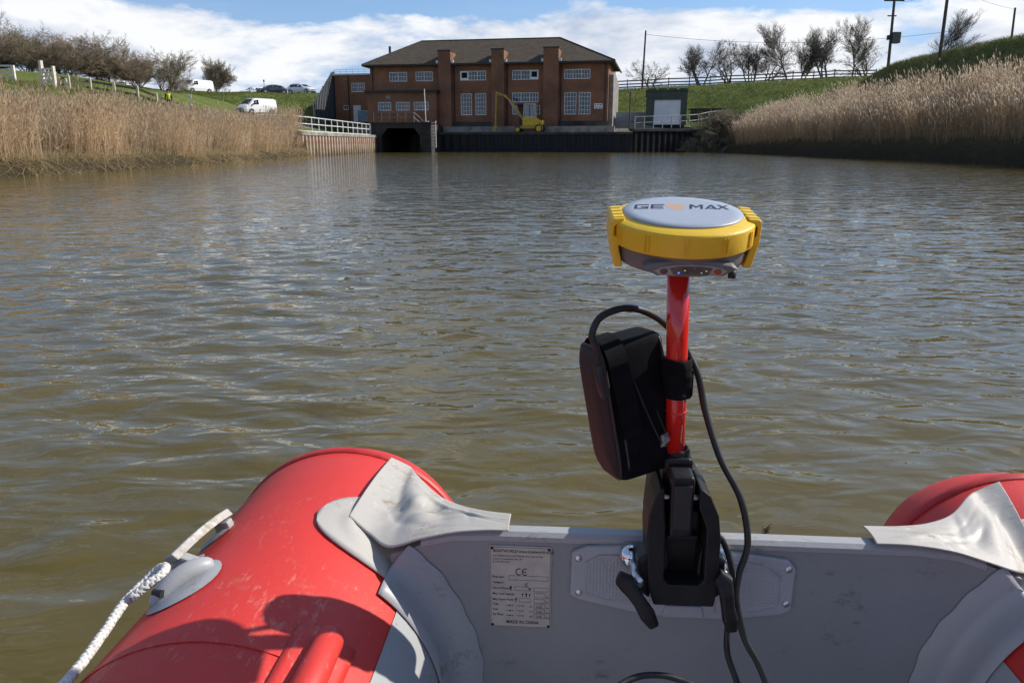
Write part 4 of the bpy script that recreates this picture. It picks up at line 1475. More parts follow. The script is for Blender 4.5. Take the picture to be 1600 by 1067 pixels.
for lab, x, y, h, rz in (('tangled grey brown scrub at the end of the dark sheet pile wall', 22.6, 92.6, 3.0, 0), ('brown scrub bush between the steel railing and the right reeds', 24.4, 93.0, 3.2, 1.3),
                         ('low scrub on the mud at the start of the right reeds', 25.0, 91.0, 2.3, 2.9), ('dark green brown scrub clump right of the timber bunker', 27.2, 97.0, 2.2, 4.1)):
    plant(K_scrub, 'scrub_bush', lab, x, y, h, rz, 1.25, 'bush', group='scrub at the right end of the quay')

# fence along the crest of the right embankment
fp = [(13.8 + 3.0 * k, 117.6) for k in range(14)]
post_rail('thin dark post and rail fence along the crest of the right embankment', fp, (1.15, .7, .3), 1.35, .11, rmat=TIMBER_D, mat=TIMBER_D)

# ================================================================ reeds, dead stems, grass: masses nobody could count
def blades(base, direction, length, width, bend, tint, nseg=2, tip=.15):
    """ribbons: base (n,3), direction (n,3) unit, bend (n,3) added quadratically; returns verts, quads, tints"""
    n = len(base)
    az = rng.uniform(0, math.tau, n)
    side = np.stack([np.cos(az), np.sin(az), np.zeros(n)], 1)
    vs = []
    for k in range(nseg + 1):
        u = k / nseg
        c_ = base + direction * (length[:, None] * u) + bend * (u * u)
        w = width[:, None] * (1 - (1 - tip) * u) * .5
        vs.append(c_ - side * w)
        vs.append(c_ + side * w)
    V = np.stack(vs, 1).reshape(-1, 3)
    st_ = (nseg + 1) * 2
    b0 = (np.arange(n) * st_)[:, None]
    Q = np.concatenate([b0 + np.array([[2 * k, 2 * k + 1, 2 * k + 3, 2 * k + 2]]) for k in range(nseg)], 0)
    T = np.repeat(tint, st_, axis=0)
    return V, Q, T


class Mass:
    def __init__(s):
        s.V, s.Q, s.T, s.o = [], [], [], 0

    def add(s, r):
        V, Q, T = r
        s.V.append(V)
        s.Q.append(Q + s.o)
        s.T.append(T)
        s.o += len(V)

    def build(s, name, mat, label):
        o = np_mesh(name, np.concatenate(s.V), np.concatenate(s.Q), None, mat, False, {'tint': np.concatenate(s.T)})
        return tag(o, label, None, None, 'stuff')


def tint_mat(name, trans=.35):
    t = NT(name)
    vc_ = t.new('ShaderNodeVertexColor', layer_name='tint')
    t.set(color=vc_.outputs[0], rough=.8, spec=.15)
    # thin dry leaves let some light through
    tr = t.new('ShaderNodeBsdfTranslucent')
    t.link(vc_.outputs[0], tr.inputs[0])
    mx = t.new('ShaderNodeMixShader')
    mx.inputs[0].default_value = trans
    t.link(t.b.outputs[0], mx.inputs[1])
    t.link(tr.outputs[0], mx.inputs[2])
    t.link(mx.outputs[0], t.n['Material Output'].inputs[0])
    return t.m


REED_M = tint_mat('dry_reed', .5)


def ramp_tint(n, a, b, spread=.25):
    u = rng.uniform(0, 1, n)[:, None]
    j = 1 + rng.normal(0, spread * .5, n)[:, None]
    return np.clip((np.array(a) * (1 - u) + np.array(b) * u) * j, .005, .9)


def reed_bed(name, label, side, y0, y1, s0, s1, dens, hgt, lean, plume_w, stem_c, leaf_c, plume_c, hfun):
    n = int((y1 - y0) * (s1 - s0) * dens)
    Y = rng.uniform(y0, y1, n)
    S = s0 + (s1 - s0) * rng.uniform(0, 1, n) ** .85
    edge = .55 * vnoise(Y * 1.1, Y * .2, 70 + side)
    S = S + edge
    X = (xl(Y) - S) if side < 0 else (xr(Y) + S)
    # clumpy stands with gaps between them
    cl = vnoise(X * .9, Y * 1.25, 40 + side) + .5 * vnoise(X * 2.6, Y * 2.6, 44 + side)
    keep = rng.uniform(0, 1, n) < np.clip((.52 if side < 0 else .62) + (1.4 if side < 0 else .6) * cl, .02, 1)
    X, Y, S, cl = X[keep], Y[keep], S[keep], cl[keep]
    n = len(X)
    base = np.stack([X, Y, Hgt(X, Y) - .05], 1)
    H = hgt * (.88 + .24 * cl + rng.normal(0, .16, n)) * hfun(S, Y)
    swirl = .22 * vnoise(X * .8, Y * .8, 90 + side)
    d = np.stack([lean[0] + rng.normal(0, .13, n), lean[1] + swirl + rng.normal(0, .13, n), np.ones(n)], 1)
    d /= np.linalg.norm(d, axis=1, keepdims=True)
    bend = np.stack([lean[0] * .8 + rng.normal(0, .10, n), lean[1] * .8 + rng.normal(0, .10, n), -.05 * np.ones(n)], 1) * H[:, None]
    M = Mass()
    M.add(blades(base, d, H, np.full(n, .016), bend, ramp_tint(n, *stem_c) * (1 + .35 * np.clip(cl, -.8, .8))[:, None], 3, .5))
    for k in range(4):
        f = rng.uniform(.25, .9, n)
        p = base + d * (H * f)[:, None] + bend * (f * f)[:, None]
        az = rng.uniform(0, math.tau, n)
        el_ = rng.uniform(.3, 1.1, n)
        dd = np.stack([np.cos(az) * np.cos(el_) + lean[0] * 1.5, np.sin(az) * np.cos(el_) + lean[1] * 1.5, np.sin(el_)], 1)
        L = rng.uniform(.25, .5, n)
        bb = np.stack([np.cos(az) * .08, np.sin(az) * .08, -rng.uniform(.12, .4, n)], 1) * L[:, None] * 1.3
        M.add(blades(p, dd, L, rng.uniform(.014, .026, n), bb, ramp_tint(n, *leaf_c) * (1 + .35 * np.clip(cl, -.8, .8))[:, None], 2, .1))
    pk = rng.uniform(0, 1, n) < .75
    tip_ = base + d * (H * .93)[:, None] + bend * (.93 ** 2)
    for k in range(2):
        b_ = tip_[pk]
        m_ = len(b_)
        dd = d[pk] + np.array([lean[0] * 1.6, lean[1] * 1.6, 0])
        L = rng.uniform(.20, .34, m_)
        # plume: a spindle of two ribbons, widening then closing
        V1, Q1, T1 = blades(b_, dd, L * .45, np.full(m_, plume_w * .4), np.zeros((m_, 3)), ramp_tint(m_, *plume_c), 1, 2.4)
        M.add((V1, Q1, T1))
        top = b_ + dd * (L * .45)[:, None]
        M.add(blades(top, dd + np.stack([rng.normal(0, .2, m_), rng.normal(0, .2, m_), -.25 * np.ones(m_)], 1), L * .6, np.full(m_, plume_w), np.zeros((m_, 3)), ramp_tint(m_, *plume_c), 1, .15))
    o = M.build(name, REED_M, label)
    return o


BROWN = ((.29, .20, .12), (.52, .39, .245))
LEAF = ((.37, .28, .18), (.66, .53, .37))
PLUME_L = ((.46, .345, .225), (.70, .56, .39))
BROWN_L = ((.38, .27, .165), (.66, .51, .34))
LEAF_L = ((.46, .355, .235), (.80, .66, .47))
PLUME_R = ((.46, .375, .28), (.74, .64, .52))
reed_bed('reed_bed', 'tall dry brown reeds along the left bank', -1, 12, 62.5, .55, 5.2, 104, 2.2, (.09, .0), .04, BROWN_L, LEAF_L, PLUME_L,
         lambda s, y: (np.clip(.92 - .03 * s, .5, 1)) * np.where(y > 58, .85, 1))
reed_bed('reed_bed', 'tall dry reeds with pale plumes along the right bank', 1, 22, 92, 1.0, 6.0, 78, 2.35, (-.07, .02), .05, BROWN, LEAF, PLUME_R,
         lambda s, y: np.clip(1.0 - (y - 84) / 30, .6, 1) + 0 * s)
# bent dead stems hanging over the left water edge
M = Mass()
n = 15000
Y = rng.uniform(12, 63, n)
S = rng.uniform(-.05, 1.5, n) + .45 * vnoise(Y * 1.3, Y * .1, 55)
X = xl(Y) - S
cl = vnoise(Y * 2.1, S, 77)
ok = rng.uniform(0, 1, n) < np.clip(.5 + 1.1 * cl, .12, 1)
X, Y, S = X[ok], Y[ok], S[ok]
n = len(X)
b_ = np.stack([X, Y, np.maximum(Hgt(X, Y), -.05)], 1)
az = rng.normal(-.25, .8, n)
d_ = np.stack([np.cos(az) * .75, np.sin(az) * .75, rng.uniform(.15, 1.0, n)], 1)
L = rng.uniform(.35, .95, n)
bend = np.stack([np.cos(az) * .3, np.sin(az) * .3, -rng.uniform(.35, 1.0, n)], 1) * L[:, None]
M.add(blades(b_, d_, L, rng.uniform(.012, .026, n), bend, ramp_tint(n, (.24, .18, .09), (.62, .50, .30)), 3, .3))
M.build('dead_stems', REED_M, 'bent straw coloured dead stems hanging over the left water edge')
# flattened stalks on the dark mud of the right bank
M = Mass()
n = 7000
Y = rng.uniform(24, 92, n)
S = rng.uniform(.1, 1.7, n)
X = xr(Y) + S
b_ = np.stack([X, Y, Hgt(X, Y) + .03], 1)
az = rng.normal(math.pi, .9, n)
d_ = np.stack([np.cos(az), np.sin(az), rng.uniform(.0, .5, n)], 1)
L = rng.uniform(.25, .8, n)
bend = np.stack([np.zeros(n), np.zeros(n), -rng.uniform(.2, .7, n)], 1) * L[:, None]
M.add(blades(b_, d_, L, rng.uniform(.012, .022, n), bend, ramp_tint(n, (.05, .036, .02), (.15, .11, .06)), 2, .3))
M.build('dead_stems', REED_M, 'dark flattened stalks on the mud below the right reeds')
# grass tussocks on the banks
GRASS_M = tint_mat('bank_grass', .3)
M = Mass()


def tussocks(n, X, Y, h, c1, c2, w=.03):
    b = np.stack([X, Y, Hgt(X, Y) - .03], 1)
    az_ = rng.uniform(0, math.tau, n)
    d_ = np.stack([np.cos(az_) * .45, np.sin(az_) * .45, np.ones(n)], 1)
    L_ = h * rng.uniform(.5, 1.4, n)
    bd = np.stack([np.cos(az_), np.sin(az_), -.6 * np.ones(n)], 1) * (L_ * .4)[:, None]
    M.add(blades(b, d_, L_, np.full(n, w), bd, ramp_tint(n, c1, c2, .4), 2, .1))


G1, G2 = (.045, .075, .015), (.19, .205, .055)
n = 34000
Y = rng.uniform(24, 84, n)
tussocks(n, xr(Y) + rng.uniform(5.2, 12.5, n), Y, .32, G1, (.20, .19, .07), .035)
n = 30000
Y = rng.uniform(22, 72, n)
tussocks(n, xl(Y) - rng.uniform(4.5, 23, n), Y, .28, G1, G2, .035)
n = 26000
tussocks(n, rng.uniform(12, 62, n), rng.uniform(103, 118.5, n), .28, G1, G2, .06)
n = 20000
tussocks(n, rng.uniform(-50, -22, n), rng.uniform(101, 118.5, n), .20, G1, G2, .06)
n = 14000
Y = rng.uniform(22, 70, n)
tussocks(n, xl(Y) - 4.5 - 12 * rng.uniform(0, 1, n) ** 2, Y, .5, (.20, .17, .06), (.40, .33, .17), .03)
M.build('bank_grass', GRASS_M, 'short rough grass on the slopes of both banks')


# ================================================================ inflatable boat
# boat frame: x across (to the right), y aft, z above the water; the boat lies 4.2 degrees off the channel
B_A = -R(4.2)
BM_ = Matrix.Rotation(B_A, 4, 'Z')


def pvc(name, base, scuff, amount, dirt=(.20, .15, .08), dirt_amt=.25, rough=.42, thr=.56):
    t = NT(name)
    co = t.coords()
    n1 = t.noise(co, 9, 5, .6)
    n2 = t.noise(t.coords((1, .3, 1), rot=(0, 0, .25)), 130, 6, .75)
    n3 = t.noise(t.coords((.6, 1.4, 1), rot=(0, 0, .6)), 55, 6, .78)
    fine = t.noise(co, 420, 2)
    c_ = t.mix(t.ramp(n1, [(.35, (0, 0, 0)), (.75, (.35, .35, .35))]), base, tuple(x * .75 for x in base))
    sc_ = t.math('MULTIPLY', t.ramp(t.math('MULTIPLY', n2, t.math('ADD', n1, .45)), [(thr, (0, 0, 0)), (thr + .10, (1, 1, 1))]), amount)
    c_ = t.mix(sc_, c_, scuff)
    dm = t.math('MULTIPLY', t.ramp(t.math('MULTIPLY', n3, t.math('ADD', n1, .45)), [(thr - .01, (0, 0, 0)), (thr + .14, (1, 1, 1))]), dirt_amt)
    c_ = t.mix(dm, c_, dirt)
    r_ = t.math('ADD', t.math('MULTIPLY', n1, .25), rough - .12)
    b_ = t.bump(fine, .0004, .5)
    b_ = t.bump(n1, .004, .35, b_)
    return t.set(color=c_, rough=r_, normal=b_)


RED_PVC = pvc('red_pvc', (.62, .036, .026), (.66, .34, .27), .32, (.40, .17, .11), .34, .54, .59)
GREY_PVC = pvc('grey_pvc', (.36, .365, .37), (.48, .47, .455), .4, (.15, .115, .06), .7, .45, .57)
PALE_PVC = pvc('pale_pvc', (.45, .425, .385), (.72, .70, .66), .4, (.27, .20, .11), .8, .55, .54)
TRANSOM_M = pvc('transom_coating', (.26, .268, .27), (.31, .315, .315), .3, (.03, .028, .025), .5, .5, .595)
PAD_M = pvc('pad_plastic', (.36, .37, .39), (.5, .5, .5), .3, (.16, .14, .12), .2, .4)

CL, CR, ZC, RT = -.354, .691, .31, .205
YT = .87        # inner face of the transom

boat = thing('inflatable_boat', 'red and grey inflatable boat seen over its transom', 'boat', (0, 0, 0), B_A)


def tp(side, aft, th, off=0.0):
    """point on a tube: th is degrees from the inboard direction up over the top"""
    c_ = CL if side < 0 else CR
    a = R(th)
    r_ = RT + off
    return (c_ + (-side) * r_ * math.cos(a), aft, ZC + r_ * math.sin(a))


for side in (-1, 1):
    c_ = CL if side < 0 else CR
    path, rad = [], []
    sm = 1.148 if side < 0 else 1.122
    for k in range(13):
        u = 1 - k / 12
        path.append((c_, sm + .004 + .28 * u, ZC))
        rad.append(max(.02, RT * (1 - .40 * u - .52 * u * u)))
    for k in range(1, 22):
        path.append((c_, 1.145 - k * .1, ZC))
        rad.append(RT)
    cx_ = (CL + CR) / 2
    for k in range(1, 17):
        u = k / 16 * math.pi / 2
        path.append((c_ + (cx_ - c_) * (1 - math.cos(u)), 1.145 - 2.1 - .85 * math.sin(u), ZC + .16 * math.sin(u) ** 2))
        rad.append(RT)
    tb_ = MB().tube(path, rad, 64).build('tube', RED_PVC, boat, smooth=True)
    if side < 0:
        tb_['label'] = 'red tube of the left side with scuffs'
    # raised welt round the tube where the end cap is glued on
    m = MB()
    ring = []
    for k in range(72):
        a = math.tau * k / 72
        for da, dr in ((-.012, .0005), (-.011, .0026), (.0, .003), (.006, .0028), (.0065, .0002)):
            rr_k = RT + dr
            ring.append((c_ + rr_k * math.cos(a), sm + da, ZC + rr_k * math.sin(a)))
    m.grid(ring, 72, 5, True)
    m.build('seam', nmat('red_seam', (.42, .02, .018), (.55, .03, .026), 30, .5), tb_, smooth=True)
    # lapped seam round the tube
    ring = []
    for k in range(72):
        a = math.tau * k / 72
        for da, dr in ((-.0006, .0001), (-.0005, .0012), (.0135, .0011), (.0140, .0001)):
            ring.append((c_ + (RT + dr) * math.cos(a), .648 + da, ZC + (RT + dr) * math.sin(a)))
    m = MB()
    m.grid(ring, 72, 4, True)
    m.build('lap_seam', RED_PVC, tb_, smooth=False)
    # grey lower panel on the inboard side
    top = 42 if side < 0 else 31
    pts = [tp(side, .868 - 2.0 * i / 20, -75 + (top + 75) * j / 24, .0014) for i in range(21) for j in range(25)]
    MB().grid(pts, 21, 25).build('side_panel', GREY_PVC, tb_, smooth=True)
    # rounded reinforcing patch reaching over the top of the tube
    pts = []
    nn_ = 36
    for j in range(nn_):
        th = 28 + 56 * j / (nn_ - 1)
        w_ = .082 if th < 52 else .082 * math.sqrt(max(0.0004, 1 - ((th - 52) / 32) ** 2))
        for i in range(13):
            u = -1 + 2 * i / 12
            rid = .0035 * math.exp(-((math.hypot(u * w_ / .082, max(0, th - 52) / 32) - .62) / .07) ** 2) if th > 40 else 0
            pts.append(tp(side, .93 + u * w_ - .012 * max(0, (52 - th) / 24) * (u < 0), th, .0028 + rid))
    MB().grid(pts, nn_, 13).build('reinforcing_patch', PALE_PVC, tb_, smooth=True, solid=.0022)
    # flange tape joining tube and transom
    pts = []
    for j in range(48):
        th = 51 - 101 * j / 47
        wig = .0012 * math.sin(j * 1.3) + .0008 * math.sin(j * .47 + side)
        for (r_, y_) in ((.2085, .812), (.2095, .835), (.211, .852), (.217, .863), (.226, .8672), (.252 + wig, .8680), (.2525 + wig, .8692)):
            a = R(th)
            pts.append((c_ - side * r_ * math.cos(a), y_, ZC + r_ * math.sin(a)))
    MB().grid(pts, 48, 7).build('transom_flange', GREY_PVC, boat, smooth=True, solid=.0015)

# transom board, its capping
m = MB()
out = [(-.22, .10), (.555, .10), (.555, .49), (.50, .512), (.44, .517), (-.10, .517), (-.165, .512), (-.22, .49)]
m.prism(out, YT, YT + .020, 'Y')
tr = m.build('transom', TRANSOM_M, boat)
m = MB()
prof = [(-.18, .506), (-.14, .516), (-.09, .5185), (.10, .519), (.43, .5185), (.475, .514), (.51, .503)]
P = []
for x_, z_ in prof:
    for yy, dz in ((YT - .0012, -.002), (YT - .0022, .005), (YT + .003, .0095), (YT + .019, .0095), (YT + .0235, .004), (YT + .0225, -.008)):
        P.append((x_, yy, z_ + dz))
m.grid(P, len(prof), 6)
m.build('transom_cap', GREY_PVC, tr)
# floor
m = MB()
n_ = 40
pts = []
for i in range(n_):
    x_ = -.20 + .74 * i / (n_ - 1)
    for y_ in (YT - .003, .3, -.4, -1.2):
        pts.append((x_, y_, .165 + .008 * math.cos(i * .95)))
m.grid(pts, n_, 4)
m.build('air_floor', GREY_PVC, boat, smooth=True)

# crumpled fabric gussets from the tube tops down to the transom
def gusset(front, back, seed):
    nu, nv = 90, 44
    F = [Vector(p) for p in front]
    K = [Vector(p) for p in back]

    def along(P_, u):
        x_ = u * (len(P_) - 1)
        i = min(int(x_), len(P_) - 2)
        a, b = P_[max(i - 1, 0)], P_[i]
        c, d = P_[i + 1], P_[min(i + 2, len(P_) - 1)]
        f_ = x_ - i
        return .5 * ((2 * b) + (c - a) * f_ + (2 * a - 5 * b + 4 * c - d) * f_ ** 2 + (3 * b - a - 3 * c + d) * f_ ** 3)
    g = random.Random(seed)
    folds = [(g.uniform(.2, .9), g.uniform(.2, .8), g.uniform(-.9, .9), g.uniform(.03, .07), g.uniform(-.0034, .0042)) for _ in range(11)]
    folds += [(g.uniform(.25, .8), g.uniform(.2, .8), g.uniform(-1.4, 1.4), g.uniform(.012, .022), g.uniform(-.0035, .0045)) for _ in range(16)]
    pts = []
    for i in range(nu):
        u = i / (nu - 1)
        a, b = along(F, u), along(K, u)
        for j in range(nv):
            v = j / (nv - 1)
            p = a.lerp(b, v)
            bell = math.sin(math.pi * v)
            amp = bell * math.sin(math.pi * min(1, max(0.0, u * .9 + .06)))
            z_ = .005 * bell * (1 - u * .6)
            for fu, fv, sl, wd, am in folds:
                dd = (u - fu) * math.cos(sl) * .7 + (v - fv) * math.sin(sl) * .4
                al = -(u - fu) * math.sin(sl) + (v - fv) * math.cos(sl)
                z_ += am * math.exp(-(dd / wd) ** 2 - (al / .35) ** 2) * amp
            z_ += .0008 * math.sin(u * 9 - v * 7 + 1) * amp
            pts.append(p + Vector((0, 0, z_ + .003)))
    return MB().grid(pts, nu, nv).build('corner_gusset', PALE_PVC, boat, smooth=True, solid=.0018, sub=0)


gusset([tp(-1, .928, 72, .004), tp(-1, .905, 62, .005), (-.222, .872, .497), (-.180, .866, .513), (-.135, .865, .525), (-.095, .865, .5295), (-.068, .865, .530)],
       [tp(-1, 1.136, 69, .005), tp(-1, 1.133, 60, .006), (-.232, 1.10, .495), (-.190, 1.04, .492), (-.150, .985, .503), (-.106, .935, .520), (-.068, .910, .5295)], 4)
gusset([tp(1, .905, 62, .004), tp(1, .893, 56, .005), (.545, .868, .498), (.51, .866, .510), (.468, .865, .523), (.42, .865, .5295), (.377, .865, .530)],
       [tp(1, 1.095, 76, .005), tp(1, 1.085, 66, .006), (.575, 1.05, .510), (.527, .995, .508), (.475, .950, .516), (.425, .925, .523), (.377, .910, .5295)], 12)

# motor pad with four screws
pad_o = [(.010, .447), (.022, .4405), (.09, .4265), (.15, .4205), (.20, .4215), (.272, .431), (.284, .4385), (.2855, .495), (.276, .507), (.2, .5165), (.10, .520), (.03, .516), (.011, .507)]
pad = MB().prism(pad_o, YT - .0075, YT + .0005, 'Y').build('motor_pad', PAD_M, boat, bevel=.003, seg=3)
tdot = NT('dimpled_plastic')
vo = tdot.new('ShaderNodeTexVoronoi')
vo.inputs['Scale'].default_value = 240
vo.inputs['Randomness'].default_value = .15
tdot.link(tdot.coords((1, .01, 1)), vo.inputs['Vector'])
DIMPLE = tdot.set(color=tdot.mix(tdot.noise(tdot.coords(), 25, 4), (.31, .32, .34), (.39, .40, .42)), rough=.5, normal=tdot.bump(vo.outputs['Distance'], -.0012))


def dimple_panel(poly):
    MB().prism(poly, YT - .0092, YT - .0070, 'Y').build('grip_panel', DIMPLE, pad, bevel=.0015)
    # raised lip round the panel
    m_ = MB()
    q_ = [(x_, YT - .0085, z_) for x_, z_ in poly]
    m_.tube(q_ + [q_[0], q_[1]], .0016, 6, False)
    m_.build('panel_lip', PAD_M, pad, smooth=True)


dimple_panel([(.030, .452), (.060, .444), (.108, .4375), (.110, .508), (.045, .5045), (.030, .495)])
dimple_panel([(.192, .434), (.245, .4395), (.2655, .448), (.2655, .485), (.245, .4985), (.192, .506)])
STEEL = nmat('stainless_steel', (.55, .55, .55), (.72, .72, .72), 40, .3, metal=1.0)
for x_, z_ in ((.0195, .500), (.021, .4525), (.276, .4955), (.277, .448)):
    s_ = MB().revolve([(0, -.0095), (.0030, -.0093), (.0046, -.0080), (.0047, -.0060)], 16, (x_, YT, z_), 'Y').build('screw', STEEL, pad, smooth=True)
MB().prism([(.125, .424), (.178, .424), (.174, .440), (.129, .440)], YT - .0105, YT - .007, 'Y').build('drain_lip', PAD_M, pad, bevel=.002)

# builder's plate with its printing
PLATE_M = nmat('printed_alloy', (.40, .365, .32), (.52, .48, .425), 30, .5, metal=.15)
INK = nmat('black_print', (.012, .012, .012), (.02, .02, .02), 20, .6)
px0, px1, pz0, pz1 = -.0925, -.0135, .394, .5105
plate = MB().box(px0, px1, YT - .0022, YT + .0002, pz0, pz1).build('builders_plate', PLATE_M, boat, bevel=.0012)
for x_, z_ in ((px0 + .0035, pz0 + .0035), (px1 - .0035, pz0 + .0035), (px0 + .0035, pz1 - .0035), (px1 - .0035, pz1 - .0035)):
    MB().revolve([(0, -.0038), (.0014, -.0036), (.002, -.0024), (.002, -.002)], 12, (x_, YT, z_), 'Y').build('rivet', INK, plate, smooth=True)


def text_mesh(txt, size, loc, sx_=1.0, shear=0.0, align='LEFT', bold=0.0):
    """vertices and faces of flat lettering standing on the inner transom face"""
    cu = bpy.data.curves.new('lettering', 'FONT')
    cu.body = txt
    cu.size = size
    cu.align_x = align
    cu.shear = shear
    cu.offset = bold
    cu.resolution_u = 2
    ob = bpy.data.objects.new('lettering', cu)
    COL.objects.link(ob)
    dg = bpy.context.evaluated_depsgraph_get()
    me = bpy.data.meshes.new_from_object(ob.evaluated_get(dg))
    vs = [(loc[0] + v.co.x * sx_, loc[1], loc[2] + v.co.y) for v in me.vertices]
    fs = [tuple(p.vertices) for p in me.polygons]
    bpy.data.objects.remove(ob)
    bpy.data.curves.remove(cu)
    bpy.data.meshes.remove(me)
    return vs, fs


m = MB()
YP_ = YT - .0026
pw, phh = px1 - px0, pz1 - pz0


def pl_(u, v):
    return (px0 + pw * u, YP_, pz1 - phh * v)


LINES = [('BOATWORLD www.boatworld.co.uk', .0056, .055, .075, .88, .25, .00006), ('and Inflatable Boat Level Inflatable Boat Type Models', .0033, .055, .125, .90, 0, 0),
         ('Inspection Declaration No. VP1', .0033, .055, .165, .90, 0, 0), ('To: EN ISO 6185', .0033, .055, .20, .9, 0, 0),
         ('Boat type', .0044, .05, .385, .85, 0, .00004), ('Category', .0044, .05, .452, .85, 0, .00004), ('C', .0060, .57, .478, 1.0, 0, .0001), ('No.s of Person', .0044, .05, .523, .82, 0, .00004),
         ('Max. Load Capacity', .0044, .05, .592, .80, 0, .00004), ('Max. Engine Power', .0044, .05, .662, .80, 0, .00004), ('Tube', .0044, .05, .722, .85, 0, .00004), ('Keel', .0044, .05, .785, .85, 0, .00004), ('Air Floor', .0044, .05, .85, .85, 0, .00004),
         ('MADE IN CHINA', .0066, .27, .945, .86, 0, .00008), ('kg', .0040, .91, .615, .9, 0, 0), ('hp', .0040, .91, .68, .9, 0, 0)]
for r_, val in ((.735, '0.25'), (.797, '0.40'), (.858, '0.40')):
    LINES += [('bar', .0040, .91, r_ + .012, .9, 0, 0), (val, .0044, .76, r_ + .004, .9, 0, 0), ('= 3.10', .0040, .44, r_ + .0, .9, 0, 0), ('psi', .0038, .65, r_, .9, 0, 0)]
for txt, size, u, v, sx_, shr, bd in LINES:
    m.add(*text_mesh(txt, size, pl_(u, v), sx_, shr, 'LEFT', bd))
# CE mark from arcs
for u0 in (.475, .575):
    cx_, _, cz_ = pl_(u0, .305)
    P0, P1 = [], []
    for k in range(15):
        a = R(55 + 250 * k / 14)
        P0.append((cx_ + .0042 * math.cos(a), YP_, cz_ + .0050 * math.sin(a)))
        P1.append((cx_ + .0031 * math.cos(a), YP_, cz_ + .0038 * math.sin(a)))
    m.add(P0 + P1, [(k, k + 1, k + 16, k + 15) for k in range(14)])
    if u0 > .5:
        m.add([(cx_ - .0036, YP_, cz_ - .0005), (cx_ + .0014, YP_, cz_ - .0005), (cx_ + .0014, YP_, cz_ + .0006), (cx_ - .0036, YP_, cz_ + .0006)], [(0, 1, 2, 3)])


def rect(u0, u1, v0, v1, w_=.00035):
    a, b = pl_(u0, v0), pl_(u1, v1)
    for x0_, x1_, z0_, z1_ in ((a[0], b[0], a[2] - w_, a[2]), (a[0], b[0], b[2], b[2] + w_), (a[0], a[0] + w_, b[2], a[2]), (b[0] - w_, b[0], b[2], a[2])):
        m.add([(x0_, YP_, z0_), (x1_, YP_, z0_), (x1_, YP_, z1_), (x0_, YP_, z1_)], [(0, 1, 2, 3)])


rect(.02, .98, .014, .986, .0004)
for r_ in ((.31, .945, .352, .408), (.405, .635, .487, .535), (.71, .945, .492, .54), (.72, .90, .56, .615), (.48, .67, .628, .675), (.72, .90, .632, .68), (.72, .90, .695, .742), (.72, .90, .757, .804), (.72, .90, .82, .867)):
    rect(*r_)
# little pictograms
for u_, v_, s_ in ((.345, .51, 1.25), (.655, .517, .9), (.535, .587, .9), (.595, .587, 1.15), (.65, .59, .8), (.43, .65, 1.0)):
    cx_, _, cz_ = pl_(u_, v_)
    m.add([(cx_ + .0012 * s_ * math.cos(k), YP_, cz_ + .0014 * s_ + .0013 * s_ * math.sin(k)) for k in np.arange(0, 6.2, .7)], [tuple(range(9))])
    m.add([(cx_ - .0004 * s_, YP_, cz_ - .0028 * s_), (cx_ + .0004 * s_, YP_, cz_ - .0028 * s_), (cx_ + .0007 * s_, YP_, cz_ + .001 * s_), (cx_ - .0007 * s_, YP_, cz_ + .001 * s_)], [(0, 1, 2, 3)])
for r_ in (.722, .785, .847):
    a = pl_(.27, r_)
    m.add([(a[0], YP_, a[2]), (a[0] + .0095, YP_, a[2]), (a[0] + .0095, YP_, a[2] + .0003), (a[0], YP_, a[2] + .0003)], [(0, 1, 2, 3)])
    for dx in (.001, .0045, .008):
        s_ = .0011 if abs(dx - .0045) < .001 else .0007
        m.add([(a[0] + dx + s_ * math.cos(k), YP_ - .00005, a[2] + s_ * math.sin(k)) for k in np.arange(0, 6.2, .9)], [tuple(range(7))])
m.build('lettering', INK, plate, recalc=False)

def spline_pts(P, n=10):
    P = [Vector(p) for p in P]
    out_ = []
    for i in range(len(P) - 1):
        a, b, c, d = P[max(i - 1, 0)], P[i], P[i + 1], P[min(i + 2, len(P) - 1)]
        for k in range(n):
            f_ = k / n
            out_.append(.5 * ((2 * b) + (c - a) * f_ + (2 * a - 5 * b + 4 * c - d) * f_ ** 2 + (3 * b - a - 3 * c + d) * f_ ** 3))
    out_.append(P[-1])
    return out_


# grey rope holder and grab handle on the left tube
m = MB()
rings = []
for j in range(9):
    v = j / 8
    for k in range(24):
        a = math.tau * k / 24
        rr_ = (1 - v) if v < 1 else 0.0
        rings.append(tp(-1, .778 + .050 * math.cos(a) * (1 - .999 * v), 117 + 13 * math.sin(a) * (1 - .999 * v), .0015 + .0035 * min(1, v * 4)))
m.grid([rings[j * 24 + k] for k in range(24) for j in range(9)], 24, 9, True)
hold = m.build('rope_holder', GREY_PVC, boat, smooth=True)
m = MB()
path = [tp(-1, .806, 109, .002), tp(-1, .796, 111, .009), tp(-1, .782, 115, .013), tp(-1, .764, 120, .012), tp(-1, .748, 125, .003)]
m.tube(path, [.009, .0125, .0135, .012, .008], 14)
m.build('boss', GREY_PVC, hold, smooth=True, sub=1)
MB().tube([tp(-1, .752, 119, .010), tp(-1, .756, 122, .0155)], .0045, 12).build('eyelet', TRIM, hold)
m = MB()
hp = [(-.470, .944, .4975), (-.476, .918, .4985), (-.483, .888, .4965), (-.489, .862, .493), (-.495, .838, .488)]
S_ = spline_pts(hp, 6)
pts = []
for i_, p in enumerate(S_):
    t_ = (S_[min(i_ + 1, len(S_) - 1)] - S_[max(i_ - 1, 0)]).normalized()
    n_ = Vector((-.62, 0, .78))
    n_ = (n_ - t_ * n_.dot(t_)).normalized()
    w_ = t_.cross(n_)
    for a_, b_ in ((-1, -.6), (-.8, 1), (.8, 1), (1, -.6)):
        pts.append(p + w_ * a_ * .0140 + n_ * b_ * .0070)
ns = len(S_)
